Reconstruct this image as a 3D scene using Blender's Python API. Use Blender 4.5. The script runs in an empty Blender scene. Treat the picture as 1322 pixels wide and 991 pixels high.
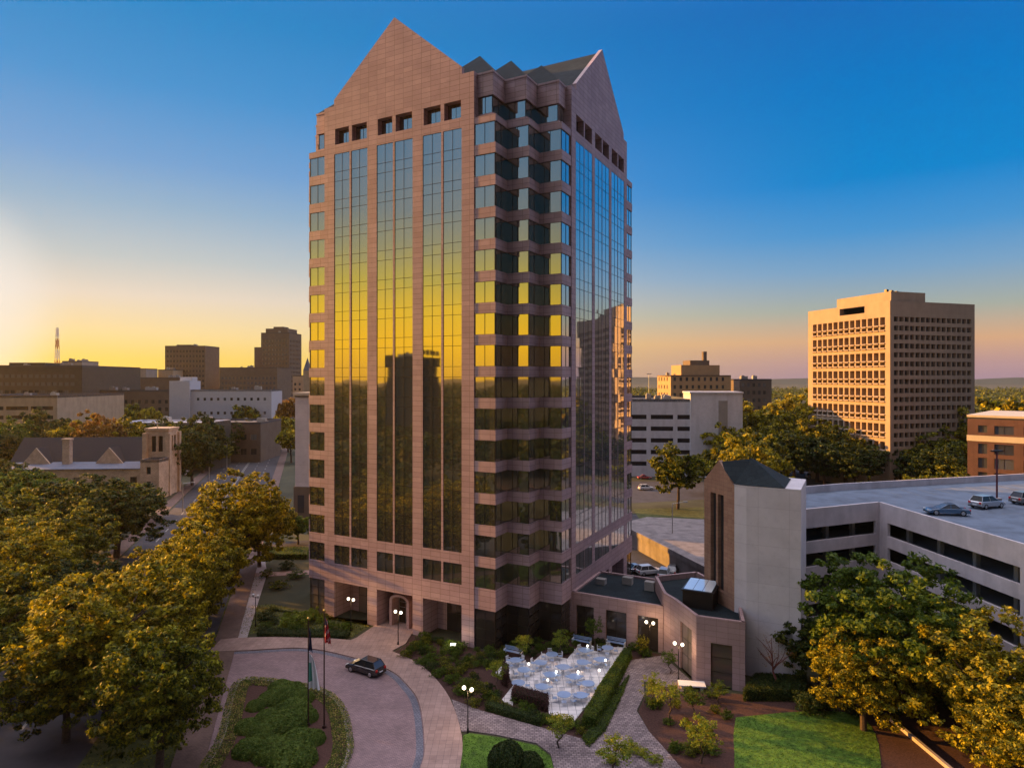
import bpy, bmesh, math, random
import numpy as np
from mathutils import Vector, Matrix
R = math.radians
random.seed(7)
rng = np.random.default_rng(7)
scene = bpy.context.scene
COL = scene.collection
EYE = 33.1          # camera height above the ground, metres
F = 847.0           # focal length in photo pixels (1322 wide)
HZ = 490.0

def at(px, py, z=0.0):
    """ground point (height z) under a place read off the survey photograph"""
    Y = F * (EYE - z) / (py - HZ)
    return ((px - 661) / F * Y, Y)

def ax(px, Y):
    return (px - 661) / F * Y

# ------------------------------------------------------------------ materials
MATS = {}
def _new(name):
    m = bpy.data.materials.new(name); m.use_nodes = True
    nt = m.node_tree; nt.nodes.clear()
    out = nt.nodes.new('ShaderNodeOutputMaterial')
    return m, nt, out

def mat(name, c, rough=0.8, var=0.15, scale=1.0, metal=0.0, bump=0.0, bscale=8.0, c2=None, spec=0.4, coat=0.0, stain=0.0):
    if name in MATS: return MATS[name]
    m, nt, out = _new(name)
    N, L = nt.nodes.new, nt.links.new
    b = N('ShaderNodeBsdfPrincipled'); L(b.outputs[0], out.inputs[0])
    tc = N('ShaderNodeTexCoord')
    no = N('ShaderNodeTexNoise'); no.inputs['Scale'].default_value = scale; no.inputs['Detail'].default_value = 5
    no.inputs['Roughness'].default_value = 0.65
    L(tc.outputs['Object'], no.inputs['Vector'])
    cr = N('ShaderNodeValToRGB')
    lo = tuple(x * (1 - var) for x in c); hi = tuple(min(1, x * (1 + var)) for x in (c2 or c))
    cr.color_ramp.elements[0].position = 0.3; cr.color_ramp.elements[0].color = (*lo, 1)
    cr.color_ramp.elements[1].position = 0.7; cr.color_ramp.elements[1].color = (*hi, 1)
    L(no.outputs['Fac'], cr.inputs['Fac'])
    col = cr.outputs[0]
    if stain:
        n2 = N('ShaderNodeTexNoise'); n2.inputs['Scale'].default_value = 0.35; n2.inputs['Detail'].default_value = 6
        mp = N('ShaderNodeMapping'); mp.inputs['Scale'].default_value = (1.5, 1.5, 0.25)
        L(tc.outputs['Object'], mp.inputs['Vector']); L(mp.outputs[0], n2.inputs['Vector'])
        mr = N('ShaderNodeMapRange'); mr.inputs['From Min'].default_value = .45; mr.inputs['From Max'].default_value = .7
        mr.inputs['To Min'].default_value = 1; mr.inputs['To Max'].default_value = 1 - stain
        L(n2.outputs['Fac'], mr.inputs['Value'])
        mx = N('ShaderNodeVectorMath'); mx.operation = 'SCALE'
        L(col, mx.inputs[0]); L(mr.outputs[0], mx.inputs['Scale']); col = mx.outputs[0]
    L(col, b.inputs['Base Color'])
    b.inputs['Roughness'].default_value = rough
    b.inputs['Metallic'].default_value = metal
    b.inputs['Specular IOR Level'].default_value = spec
    b.inputs['Coat Weight'].default_value = coat
    if bump:
        n3 = N('ShaderNodeTexNoise'); n3.inputs['Scale'].default_value = bscale; n3.inputs['Detail'].default_value = 4
        L(tc.outputs['Object'], n3.inputs['Vector'])
        bp = N('ShaderNodeBump'); bp.inputs['Strength'].default_value = bump; bp.inputs['Distance'].default_value = 0.05
        L(n3.outputs['Fac'], bp.inputs['Height']); L(bp.outputs[0], b.inputs['Normal'])
    MATS[name] = m
    return m

def blockwork(name, c1, c2, mortar, bw, bh, ms=0.012, rough=0.75, var=0.25, offset=0.5, spec=0.35, bump=0.3, blotch=0.25):
    """brick / panel / paver surface laid out in metres on the UV map"""
    if name in MATS: return MATS[name]
    m, nt, out = _new(name)
    N, L = nt.nodes.new, nt.links.new
    b = N('ShaderNodeBsdfPrincipled'); L(b.outputs[0], out.inputs[0])
    uv = N('ShaderNodeUVMap'); uv.uv_map = 'UVMap'
    br = N('ShaderNodeTexBrick'); br.offset = offset
    br.inputs['Color1'].default_value = (*c1, 1); br.inputs['Color2'].default_value = (*c2, 1)
    br.inputs['Mortar'].default_value = (*mortar, 1)
    br.inputs['Scale'].default_value = 1.0
    br.inputs['Mortar Size'].default_value = ms; br.inputs['Mortar Smooth'].default_value = 0.1
    br.inputs['Brick Width'].default_value = bw; br.inputs['Row Height'].default_value = bh
    L(uv.outputs[0], br.inputs['Vector'])
    tc = N('ShaderNodeTexCoord')
    no = N('ShaderNodeTexNoise'); no.inputs['Scale'].default_value = 0.35; no.inputs['Detail'].default_value = 7
    no.inputs['Roughness'].default_value = 0.6
    L(tc.outputs['Object'], no.inputs['Vector'])
    mr = N('ShaderNodeMapRange'); mr.inputs['From Min'].default_value = .3; mr.inputs['From Max'].default_value = .7
    mr.inputs['To Min'].default_value = 1 - blotch; mr.inputs['To Max'].default_value = 1 + blotch * .6
    L(no.outputs['Fac'], mr.inputs['Value'])
    ns = N('ShaderNodeTexNoise'); ns.inputs['Scale'].default_value = 1.7; ns.inputs['Detail'].default_value = 8; ns.inputs['Roughness'].default_value = .7
    L(tc.outputs['Object'], ns.inputs['Vector'])
    ms_ = N('ShaderNodeMapRange'); ms_.inputs['From Min'].default_value = .52; ms_.inputs['From Max'].default_value = .72; ms_.inputs['To Min'].default_value = 1.0; ms_.inputs['To Max'].default_value = 1 - blotch * .9
    L(ns.outputs['Fac'], ms_.inputs['Value'])
    mm = N('ShaderNodeMath'); mm.operation = 'MULTIPLY'; L(mr.outputs[0], mm.inputs[0]); L(ms_.outputs[0], mm.inputs[1])
    mx = N('ShaderNodeVectorMath'); mx.operation = 'SCALE'
    L(br.outputs['Color'], mx.inputs[0]); L(mm.outputs[0], mx.inputs['Scale'])
    L(mx.outputs[0], b.inputs['Base Color'])
    b.inputs['Roughness'].default_value = rough; b.inputs['Specular IOR Level'].default_value = spec
    bp = N('ShaderNodeBump'); bp.inputs['Strength'].default_value = bump; bp.inputs['Distance'].default_value = 0.02
    bp.invert = True
    L(br.outputs['Fac'], bp.inputs['Height']); L(bp.outputs[0], b.inputs['Normal'])
    MATS[name] = m
    return m

def mirror_glass(name, tint, rough=0.03, metal=0.9, wob=0.02, dark=(0.02, 0.02, 0.02)):
    if name in MATS: return MATS[name]
    m, nt, out = _new(name)
    N, L = nt.nodes.new, nt.links.new
    b = N('ShaderNodeBsdfPrincipled'); L(b.outputs[0], out.inputs[0])
    lw = N('ShaderNodeLayerWeight'); lw.inputs['Blend'].default_value = 0.5
    mrf = N('ShaderNodeMapRange'); mrf.interpolation_type = 'SMOOTHSTEP'; mrf.inputs['From Min'].default_value = .42; mrf.inputs['From Max'].default_value = .85
    L(lw.outputs['Facing'], mrf.inputs['Value'])
    mxf = N('ShaderNodeMix'); mxf.data_type = 'RGBA'; mxf.inputs[6].default_value = (*tint, 1); mxf.inputs[7].default_value = (.93, .97, 1.0, 1) if metal > .8 else (*[min(1, q * 2.2) for q in tint], 1)
    L(mrf.outputs[0], mxf.inputs['Factor'])
    if metal > .8: L(mxf.outputs[2], b.inputs['Base Color'])
    else:
        oi = N('ShaderNodeObjectInfo'); pw = N('ShaderNodeMapRange'); pw.inputs['To Min'].default_value = .45; pw.inputs['To Max'].default_value = 2.4
        p3 = N('ShaderNodeMath'); p3.operation = 'POWER'; p3.inputs[1].default_value = 2.5; L(oi.outputs['Random'], p3.inputs[0]); L(p3.outputs[0], pw.inputs['Value'])
        sc2 = N('ShaderNodeVectorMath'); sc2.operation = 'SCALE'; L(mxf.outputs[2], sc2.inputs[0]); L(pw.outputs[0], sc2.inputs['Scale']); L(sc2.outputs[0], b.inputs['Base Color'])
    b.inputs['Metallic'].default_value = metal; b.inputs['Roughness'].default_value = rough
    tc = N('ShaderNodeTexCoord'); no = N('ShaderNodeTexNoise'); no.inputs['Scale'].default_value = 0.45
    no.inputs['Detail'].default_value = 1
    L(tc.outputs['Object'], no.inputs['Vector'])
    bp = N('ShaderNodeBump'); bp.inputs['Strength'].default_value = wob; bp.inputs['Distance'].default_value = 0.5
    L(no.outputs['Fac'], bp.inputs['Height']); L(bp.outputs[0], b.inputs['Normal'])
    MATS[name] = m
    return m

def leafmat(name, c1, c2, c3, transl=0.35, nscale=0.35):
    if name in MATS: return MATS[name]
    m, nt, out = _new(name)
    N, L = nt.nodes.new, nt.links.new
    g = N('ShaderNodeNewGeometry'); cr = N('ShaderNodeValToRGB')
    e = cr.color_ramp.elements
    e[0].position = 0.0; e[0].color = (*c1, 1); e[1].position = 1.0; e[1].color = (*c3, 1)
    k = e.new(0.55); k.color = (*c2, 1)
    tc = N('ShaderNodeTexCoord'); no = N('ShaderNodeTexNoise'); no.inputs['Scale'].default_value = nscale
    no.inputs['Detail'].default_value = 2
    L(tc.outputs['Object'], no.inputs['Vector'])
    mr = N('ShaderNodeMapRange'); mr.inputs['From Min'].default_value = .3; mr.inputs['From Max'].default_value = .7
    mr.inputs['To Min'].default_value = -0.3; mr.inputs['To Max'].default_value = 0.3
    L(no.outputs['Fac'], mr.inputs['Value'])
    ad = N('ShaderNodeMath'); ad.operation = 'ADD'; ad.use_clamp = True
    L(g.outputs['Random Per Island'], ad.inputs[0]); L(mr.outputs[0], ad.inputs[1])
    L(ad.outputs[0], cr.inputs['Fac'])
    d = N('ShaderNodeBsdfPrincipled'); d.inputs['Roughness'].default_value = 0.6; d.inputs['Specular IOR Level'].default_value = 0.25
    t = N('ShaderNodeBsdfTranslucent')
    L(cr.outputs[0], d.inputs['Base Color']); L(cr.outputs[0], t.inputs['Color'])
    mx = N('ShaderNodeMixShader'); mx.inputs[0].default_value = transl
    L(d.outputs[0], mx.inputs[1]); L(t.outputs[0], mx.inputs[2]); L(mx.outputs[0], out.inputs[0])
    MATS[name] = m
    return m

def glow(name, c, s):
    if name in MATS: return MATS[name]
    m, nt, out = _new(name)
    e = nt.nodes.new('ShaderNodeEmission'); e.inputs[0].default_value = (*c, 1); e.inputs[1].default_value = s
    nt.links.new(e.outputs[0], out.inputs[0]); MATS[name] = m
    return m

# ------------------------------------------------------------------ mesh builder
def box_uv(me):
    n = len(me.loops)
    if not n: return
    uvl = me.uv_layers.new(name='UVMap')
    co = np.empty(len(me.vertices) * 3, np.float32); me.vertices.foreach_get('co', co); co = co.reshape(-1, 3)
    li = np.empty(n, np.int32); me.loops.foreach_get('vertex_index', li)
    pn = np.empty(len(me.polygons) * 3, np.float32); me.polygons.foreach_get('normal', pn); pn = pn.reshape(-1, 3)
    lt = np.empty(len(me.polygons), np.int32); me.polygons.foreach_get('loop_total', lt)
    nrm = np.repeat(pn, lt, axis=0); p = co[li]
    t = np.stack([-nrm[:, 1], nrm[:, 0]], 1); ln = np.linalg.norm(t, axis=1)
    flat = np.abs(nrm[:, 2]) > 0.75
    ln[ln < 1e-6] = 1; t = t / ln[:, None]
    u = np.where(flat, p[:, 0], p[:, 0] * t[:, 0] + p[:, 1] * t[:, 1]); v = np.where(flat, p[:, 1], p[:, 2])
    uvl.data.foreach_set('uv', np.stack([u, v], 1).astype(np.float32).ravel())

class MB:
    def __init__(s): s.v = []; s.f = []; s.m = []
    def poly(s, pts, mi=0):
        i = len(s.v); s.v += [tuple(p) for p in pts]; s.f.append(tuple(range(i, i + len(pts)))); s.m.append(mi)
    def box(s, x0, x1, y0, y1, z0, z1, mi=0, bottom=True):
        s.prism([(x0, y0), (x1, y0), (x1, y1), (x0, y1)], z0, z1, mi, True, bottom)
    def prism(s, P, z0, z1, mi=0, top=True, bottom=True, topmi=None):
        area = sum(P[i][0] * P[(i + 1) % len(P)][1] - P[(i + 1) % len(P)][0] * P[i][1] for i in range(len(P)))
        if area < 0: P = P[::-1]
        n = len(P)
        for i in range(n):
            a, b = P[i], P[(i + 1) % n]
            s.poly([(a[0], a[1], z0), (b[0], b[1], z0), (b[0], b[1], z1), (a[0], a[1], z1)], mi)
        if top: s.poly([(p[0], p[1], z1) for p in P], mi if topmi is None else topmi)
        if bottom: s.poly([(p[0], p[1], z0) for p in P[::-1]], mi)
    def obox(s, c, d, L, W, z0, z1, mi=0):
        """box centred at c, long axis d"""
        n = (-d[1], d[0]); hx, hy = L / 2, W / 2
        P = [(c[0] + d[0] * a * hx + n[0] * b * hy, c[1] + d[1] * a * hx + n[1] * b * hy) for a, b in ((-1, -1), (1, -1), (1, 1), (-1, 1))]
        s.prism(P, z0, z1, mi)
    def tube(s, p0, p1, r0, r1=None, n=10, mi=0, caps=True):
        r1 = r0 if r1 is None else r1
        p0, p1 = Vector(p0), Vector(p1); d = (p1 - p0).normalized()
        a = d.orthogonal().normalized(); b = d.cross(a)
        A = [p0 + (a * math.cos(2 * math.pi * k / n) + b * math.sin(2 * math.pi * k / n)) * r0 for k in range(n)]
        B = [p1 + (a * math.cos(2 * math.pi * k / n) + b * math.sin(2 * math.pi * k / n)) * r1 for k in range(n)]
        for k in range(n): s.poly([A[k], A[(k + 1) % n], B[(k + 1) % n], B[k]], mi)
        if caps:
            s.poly(A[::-1], mi); s.poly(B, mi)
    def ball(s, c, r, n=10, mi=0, sz=1.0):
        rings = n // 2
        for i in range(rings):
            t0, t1 = math.pi * i / rings, math.pi * (i + 1) / rings
            for k in range(n):
                f0, f1 = 2 * math.pi * k / n, 2 * math.pi * (k + 1) / n
                q = lambda t, f: (c[0] + r * math.sin(t) * math.cos(f), c[1] + r * math.sin(t) * math.sin(f), c[2] + r * sz * math.cos(t))
                if i == 0: s.poly([q(t0, f0), q(t1, f0), q(t1, f1)], mi)
                elif i == rings - 1: s.poly([q(t0, f0), q(t1, f0), q(t0, f1)], mi)
                else: s.poly([q(t0, f0), q(t1, f0), q(t1, f1), q(t0, f1)], mi)
    def wall(s, o, d, L, z0, z1, ops, depth=0.3, mi=0, rmi=None):
        """planar wall with real openings (a, b, za, zb) and their reveals"""
        rmi = mi if rmi is None else rmi
        zs = sorted({z0, z1, *[q for op in ops for q in op[2:4] if z0 < q < z1]})
        P = lambda a, z, k=0.0: (o[0] + d[0] * a - d[1] * k, o[1] + d[1] * a + d[0] * k, z)
        for za, zb in zip(zs[:-1], zs[1:]):
            cut = sorted([(op[0], op[1]) for op in ops if op[2] <= za + 1e-6 and op[3] >= zb - 1e-6])
            x = 0.0
            for a, b in cut:
                if a > x + 1e-6: s.poly([P(x, za), P(a, za), P(a, zb), P(x, zb)], mi)
                x = max(x, b)
            if x < L - 1e-6: s.poly([P(x, za), P(L, za), P(L, zb), P(x, zb)], mi)
        for a, b, za, zb in ops:
            s.poly([P(a, za), P(b, za), P(b, za, depth), P(a, za, depth)], rmi)
            s.poly([P(a, zb, depth), P(b, zb, depth), P(b, zb), P(a, zb)], rmi)
            if a > 0: s.poly([P(a, za), P(a, za, depth), P(a, zb, depth), P(a, zb)], rmi)
            if b < L: s.poly([P(b, za, depth), P(b, za), P(b, zb), P(b, zb, depth)], rmi)
    def build(s, name, mats, parent=None, smooth=False, bevel=0.0, weld=False):
        me = bpy.data.meshes.new(name); me.from_pydata(s.v, [], s.f)
        if not isinstance(mats, (list, tuple)): mats = [mats]
        for m in mats: me.materials.append(m)
        me.polygons.foreach_set('material_index', s.m)
        if weld or bevel:
            bm = bmesh.new(); bm.from_mesh(me); bmesh.ops.remove_doubles(bm, verts=bm.verts, dist=1e-4)
            if bevel:
                es = [e for e in bm.edges if len(e.link_faces) == 2 and e.calc_face_angle(0) > 0.5]
                bmesh.ops.bevel(bm, geom=es, offset=bevel, segments=2, affect='EDGES', profile=0.5, clamp_overlap=True)
            bmesh.ops.recalc_face_normals(bm, faces=bm.faces)
            bm.to_mesh(me); bm.free()
        me.update(); box_uv(me)
        if smooth: me.polygons.foreach_set('use_smooth', [True] * len(me.polygons))
        o = bpy.data.objects.new(name, me); COL.objects.link(o)
        if parent: o.parent = parent
        return o

def tag(o, label=None, cat=None, group=None, kind=None):
    if label: o['label'] = label
    if cat: o['category'] = cat
    if group: o['group'] = group
    if kind: o['kind'] = kind
    return o

def thing(name, label, cat, loc=(0, 0, 0), rz=0.0, group=None, scale=None):
    o = bpy.data.objects.new(name, None); COL.objects.link(o)
    o.location = loc; o.rotation_euler = (0, 0, rz)
    o.empty_display_size = 0.5
    if scale: o.scale = scale
    return tag(o, label, cat, group)

KIDS = {}
def copy_tree(root, loc, rz=0.0, label=None, group=None, scale=None, mats=None):
    def rec(o, parent):
        c = o.copy(); COL.objects.link(c)
        if parent: c.parent = parent
        if mats and o.type == 'MESH':
            for i, sl in enumerate(c.material_slots):
                if sl.material and sl.material.name in mats:
                    nm_ = sl.material.name; sl.link = 'OBJECT'; sl.material = mats[nm_]
        for ch in o.children: rec(ch, c)
        return c
    r = rec(root, None)
    r.location = loc; r.rotation_euler = (0, 0, rz)
    if scale: r.scale = scale
    if label: r['label'] = label
    if group: r['group'] = group
    return r

def structure(name, mb, m, **k):
    o = mb.build(name, m, **k); o['kind'] = 'structure'; return o

def sheet(name, pts, z, m, kind='structure'):
    mb = MB(); P = list(pts)
    area = sum(P[i][0] * P[(i + 1) % len(P)][1] - P[(i + 1) % len(P)][0] * P[i][1] for i in range(len(P)))
    if area < 0: P = P[::-1]
    mb.poly([(p[0], p[1], z) for p in P])
    o = mb.build(name, m); o['kind'] = kind
    return o

def smooth_line(pts, n=6):
    """Catmull-Rom through the points"""
    out = []; P = [pts[0]] + list(pts) + [pts[-1]]
    for i in range(1, len(P) - 2):
        p0, p1, p2, p3 = P[i - 1], P[i], P[i + 1], P[i + 2]
        for k in range(n):
            t = k / n
            out.append(tuple(0.5 * (2 * p1[j] + (p2[j] - p0[j]) * t + (2 * p0[j] - 5 * p1[j] + 4 * p2[j] - p3[j]) * t * t + (3 * p1[j] - p0[j] - 3 * p2[j] + p3[j]) * t ** 3) for j in (0, 1)))
    out.append(tuple(pts[-1])); return out

def offset_line(pts, w):
    out = []
    for i, p in enumerate(pts):
        a = pts[max(0, i - 1)]; b = pts[min(len(pts) - 1, i + 1)]
        dx, dy = b[0] - a[0], b[1] - a[1]; l = math.hypot(dx, dy) or 1
        out.append((p[0] - dy / l * w, p[1] + dx / l * w))
    return out

def strip(mb, pts, w0, w1, z0, z1, mi=0):
    """band between two offsets of a line, raised from z0 to z1"""
    A, B = offset_line(pts, w0), offset_line(pts, w1)
    for i in range(len(pts) - 1):
        a, b, c, d = A[i], A[i + 1], B[i + 1], B[i]
        mb.poly([(*a, z1), (*d, z1), (*c, z1), (*b, z1)][::1 if w1 < w0 else -1], mi)
        if z1 > z0 + 0.01:
            mb.poly([(*a, z0), (*b, z0), (*b, z1), (*a, z1)], mi); mb.poly([(*d, z1), (*c, z1), (*c, z0), (*d, z0)], mi)

# ------------------------------------------------------------------ foliage
def quads_mesh(name, C, T, B, m):
    """C centres, T,B half axes: one pointed leaf-clump quad each"""
    n = len(C)
    V = np.stack([C - T, C - B * 0.9, C + T, C + B * 0.9], 1).reshape(-1, 3).astype(np.float32)
    me = bpy.data.meshes.new(name)
    me.vertices.add(4 * n); me.vertices.foreach_set('co', V.ravel())
    me.loops.add(4 * n); me.loops.foreach_set('vertex_index', np.arange(4 * n, dtype=np.int32))
    me.polygons.add(n); me.polygons.foreach_set('loop_start', np.arange(0, 4 * n, 4, dtype=np.int32))
    me.polygons.foreach_set('loop_total', np.full(n, 4, np.int32))
    me.materials.append(m); me.update(calc_edges=True); me.validate()
    return me

def leaves(C, outward, size, flat=0.75):
    n = len(C)
    N = outward + rng.normal(0, flat, (n, 3)); N[:, 2] += 0.25
    N /= np.linalg.norm(N, axis=1)[:, None]
    A = rng.normal(0, 1, (n, 3)); T = np.cross(N, A); T /= np.linalg.norm(T, axis=1)[:, None]
    B = np.cross(N, T)
    s = (size * rng.uniform(0.6, 1.35, n))[:, None]
    return T * s, B * s * 0.62

def crown_mesh(name, m, Rr=6.5, z0=4.2, z1=14.0, nl=12, clumps=260, per=60, size=0.27, cr=0.85, irregular=0.28):
    cz, hz = (z0 + z1) / 2, (z1 - z0) / 2
    lob = []
    for k in range(nl):
        f = 2 * math.pi * (k * 0.618 + rng.uniform(-.06, .06)); zz = -0.62 + 1.35 * (k + 0.5) / nl
        rr = math.sqrt(max(0.05, 1 - zz * zz)) * rng.uniform(0.42, 0.62)
        lob.append((rr * math.cos(f), rr * math.sin(f), zz * 0.66, rng.uniform(0.34, 0.34 + irregular)))
    lob.append((0, 0, 0.05, 0.62))
    lob = np.array(lob)
    pr = lob[:, 3] ** 2; pr /= pr.sum()
    idx = rng.choice(len(lob), clumps, p=pr)
    D = rng.normal(0, 1, (clumps, 3)); D /= np.linalg.norm(D, axis=1)[:, None]
    rad = lob[idx, 3] * rng.uniform(0.72, 1.06, clumps)
    CC = lob[idx, :3] + D * rad[:, None]
    ctr = np.repeat(CC, per, axis=0) * np.array([Rr, Rr, hz])
    g = rng.normal(0, 1, (clumps * per, 3)); g /= np.linalg.norm(g, axis=1)[:, None]
    rr = cr * rng.uniform(0.2, 1.0, (clumps * per, 1)) ** 0.6 * np.repeat(rng.uniform(0.55, 1.25, clumps), per)[:, None]
    C = ctr + g * rr * np.array([1, 1, 0.7])
    outw = g * 0.7 + np.repeat(D, per, axis=0) * 0.5
    T, B = leaves(C, outw, size)
    C[:, 2] += cz
    keep = C[:, 2] > z0 * 0.75
    return quads_mesh(name, C[keep], T[keep], B[keep], m)

def trunk_mb(h=14.0, r=0.32, zc=4.5, spread=4.0, seed=1, nb=7):
    rd = random.Random(seed); mb = MB()
    p = Vector((0, 0, 0)); q = Vector((rd.uniform(-.2, .2), rd.uniform(-.2, .2), zc * .6))
    mb.tube(p, q, r * 1.25, r, 9); t = Vector((rd.uniform(-.4, .4), rd.uniform(-.4, .4), zc)); mb.tube(q, t, r, r * .85, 9)
    u = Vector((rd.uniform(-.6, .6), rd.uniform(-.6, .6), h * .82)); mb.tube(t, u, r * .8, r * .2, 8)
    for k in range(nb):
        f = 2 * math.pi * k / nb + rd.uniform(-.4, .4); s = rd.uniform(0.0, 0.55)
        a = t.lerp(u, s); l = spread * rd.uniform(.7, 1.1) * (1 - s * .6)
        b = a + Vector((math.cos(f) * l * .55, math.sin(f) * l * .55, l * .55)); c = a + Vector((math.cos(f + .2) * l, math.sin(f + .2) * l, l * 1.0))
        mb.tube(a, b, r * .45, r * .3, 7); mb.tube(b, c, r * .3, r * .1, 6)
    return mb
# ------------------------------------------------------------------ the palette
M = {}
M['granite'] = blockwork('pink_granite', (0.47, 0.33, 0.345), (0.39, 0.265, 0.28), (0.20, 0.13, 0.13), 1.45, 0.66, 0.026, rough=0.55, offset=0.0, blotch=0.14)
M['granite2'] = blockwork('pink_granite_pavilion', (0.45, 0.30, 0.29), (0.38, 0.25, 0.24), (0.17, 0.10, 0.09), 1.2, 0.6, 0.012, rough=0.6, offset=0.0, blotch=0.12)
M['tanstone'] = blockwork('tan_granite', (0.42, 0.25, 0.17), (0.36, 0.20, 0.14), (0.18, 0.1, 0.08), 0.8, 0.45, 0.012, rough=0.7, offset=0.0)
M['glass'] = mirror_glass('tower_mirror_glass', (0.40, 0.37, 0.28), wob=0.006)
M['lobby'] = mirror_glass('lobby_glass', (0.16, 0.13, 0.11), metal=0.55, rough=0.06)
M['mull'] = mat('dark_bronze_mullion', (0.035, 0.028, 0.024), 0.4, .1, metal=0.5)
M['mull2'] = mat('granite_divider', (0.32, 0.2, 0.18), 0.6, .1)
M['slate'] = blockwork('slate_roofing', (0.022, 0.034, 0.040), (0.016, 0.026, 0.032), (0.010, 0.014, 0.018), 0.9, 0.5, 0.02, rough=0.85, spec=.15)
M['gravel'] = mat('roof_gravel', (0.09, 0.095, 0.11), 0.95, .3, scale=2, bump=.4, bscale=30)
M['glassdark'] = mirror_glass('window_glass', (0.13, 0.14, 0.16), metal=0.5, rough=0.08)
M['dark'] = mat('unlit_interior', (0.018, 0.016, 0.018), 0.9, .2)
M['asphalt'] = mat('asphalt', (0.05, 0.05, 0.055), 0.9, .25, scale=0.7, bump=.3, bscale=25, stain=.25)
M['asphalt2'] = mat('worn_asphalt', (0.055, 0.052, 0.06), 0.9, .2, scale=0.3, bump=.3, bscale=20, stain=.3)
M['concrete'] = mat('pale_concrete', (0.42, 0.36, 0.35), 0.85, .12, scale=1.2, bump=.15, bscale=10, stain=.18)
M['lotconc'] = mat('lot_concrete', (0.24, 0.21, 0.205), 0.9, .2, scale=.6, stain=.35)
M['concwhite'] = mat('white_concrete', (0.60, 0.60, 0.64), 0.8, .08, scale=.8, stain=.15)
M['pinkwall'] = blockwork('pale_wall_panels', (0.64, 0.60, 0.62), (0.60, 0.56, 0.58), (0.46, 0.42, 0.44), 3.2, 2.1, 0.018, rough=.85, offset=0.0, blotch=.12)
M['garage'] = mat('garage_precast', (0.62, 0.56, 0.58), 0.85, .1, scale=.7, bump=.1, stain=.2)
M['kerb'] = mat('kerb_concrete', (0.36, 0.31, 0.30), 0.85, .15, scale=3)
M['paver'] = blockwork('mauve_brick_pavers', (0.34, 0.235, 0.24), (0.26, 0.18, 0.19), (0.12, 0.09, 0.09), 0.34, 0.17, 0.014, rough=0.8, blotch=.22)
M['walkpaver'] = blockwork('tan_walk_pavers', (0.42, 0.29, 0.25), (0.34, 0.23, 0.20), (0.2, 0.15, 0.13), 0.6, 0.6, 0.014, rough=0.8, offset=0.0, blotch=.2)
M['cobble'] = blockwork('cobble_setts', (0.36, 0.29, 0.29), (0.19, 0.15, 0.16), (0.1, 0.08, 0.08), 0.42, 0.28, 0.03, rough=0.85, blotch=.3)
M['gutter'] = blockwork('slate_blue_setts', (0.20, 0.205, 0.25), (0.15, 0.155, 0.20), (0.08, 0.08, 0.1), 0.3, 0.3, 0.02, rough=.8)
M['patio'] = blockwork('pale_patio_slabs', (0.86, 0.82, 0.79), (0.72, 0.70, 0.70), (0.34, 0.33, 0.35), 0.8, 0.8, 0.03, rough=.6, offset=0.0, blotch=.12)
M['mulch'] = mat('bark_mulch', (0.060, 0.028, 0.022), 0.95, .5, scale=6, bump=.8, bscale=22)
M['redmulch'] = mat('red_mulch', (0.070, 0.032, 0.025), 0.95, .5, scale=6, bump=.8, bscale=22)
M['lawn'] = mat('lawn_grass', (0.06, 0.13, 0.015), 0.9, .35, scale=1.6, bump=.8, bscale=45, c2=(0.10, 0.20, 0.02))
M['lawn2'] = mat('rough_grass', (0.045, 0.065, 0.015), 0.95, .4, scale=0.8, bump=.8, bscale=30, c2=(0.085, 0.09, 0.025))
M['soil'] = mat('ground_soil', (0.030, 0.036, 0.016), 0.95, .4, scale=0.05, bump=.4, bscale=2, c2=(0.06, 0.058, 0.03))
M['brick'] = blockwork('red_brick', (0.085, 0.030, 0.032), (0.07, 0.025, 0.026), (0.25, 0.18, 0.16), 0.5, 0.2, 0.02, rough=.85)
M['cream'] = mat('cream_stone', (0.55, 0.48, 0.38), 0.8, .08)
M['brickwalk'] = blockwork('brown_brick_walk', (0.20, 0.13, 0.105), (0.15, 0.095, 0.08), (0.1, 0.07, 0.06), 0.3, 0.15, 0.014, rough=.85)
M['church'] = blockwork('rough_ashlar', (0.60, 0.47, 0.34), (0.50, 0.38, 0.28), (0.34, 0.26, 0.2), 0.7, 0.35, 0.03, rough=.9, blotch=.3)
M['churchroof'] = mat('dark_slate_roof', (0.015, 0.012, 0.016), 0.8, .3, scale=2)
M['blueroof'] = mat('grey_felt_roof', (0.12, 0.14, 0.19), 0.8, .2, scale=1)
M['tan'] = mat('tan_precast', (0.48, 0.36, 0.24), 0.85, .1, scale=.3, stain=.15)
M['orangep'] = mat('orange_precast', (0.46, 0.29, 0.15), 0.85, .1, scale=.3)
M['greyp'] = mat('grey_precast', (0.30, 0.28, 0.26), 0.85, .1, scale=.3)
M['brownb'] = mat('brown_precast', (0.16, 0.12, 0.09), 0.85, .15, scale=.3)
M['darkb'] = mat('dark_cladding', (0.06, 0.055, 0.045), 0.6, .15, scale=.3)
M['bluewhite'] = mat('white_painted_masonry', (0.55, 0.56, 0.6), 0.8, .06)
M['bark'] = mat('bark', (0.085, 0.06, 0.045), 0.95, .4, scale=5, bump=.8, bscale=18)
M['metal'] = mat('dark_painted_metal', (0.03, 0.025, 0.025), 0.45, .1, metal=.4)
M['galv'] = mat('galvanised_steel', (0.42, 0.42, 0.42), 0.5, .1, metal=.7)
M['white'] = mat('white_paint', (0.75, 0.76, 0.78), 0.5, .04)
M['line'] = mat('road_marking', (0.24, 0.23, 0.21), 0.8, .25, scale=6)
M['paleblue'] = mat('pale_blue_metal', (0.34, 0.47, 0.70), 0.35, .1, metal=.2)
M['globe'] = glow('lit_globe', (1.0, 0.84, 0.62), 3.2)
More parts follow.
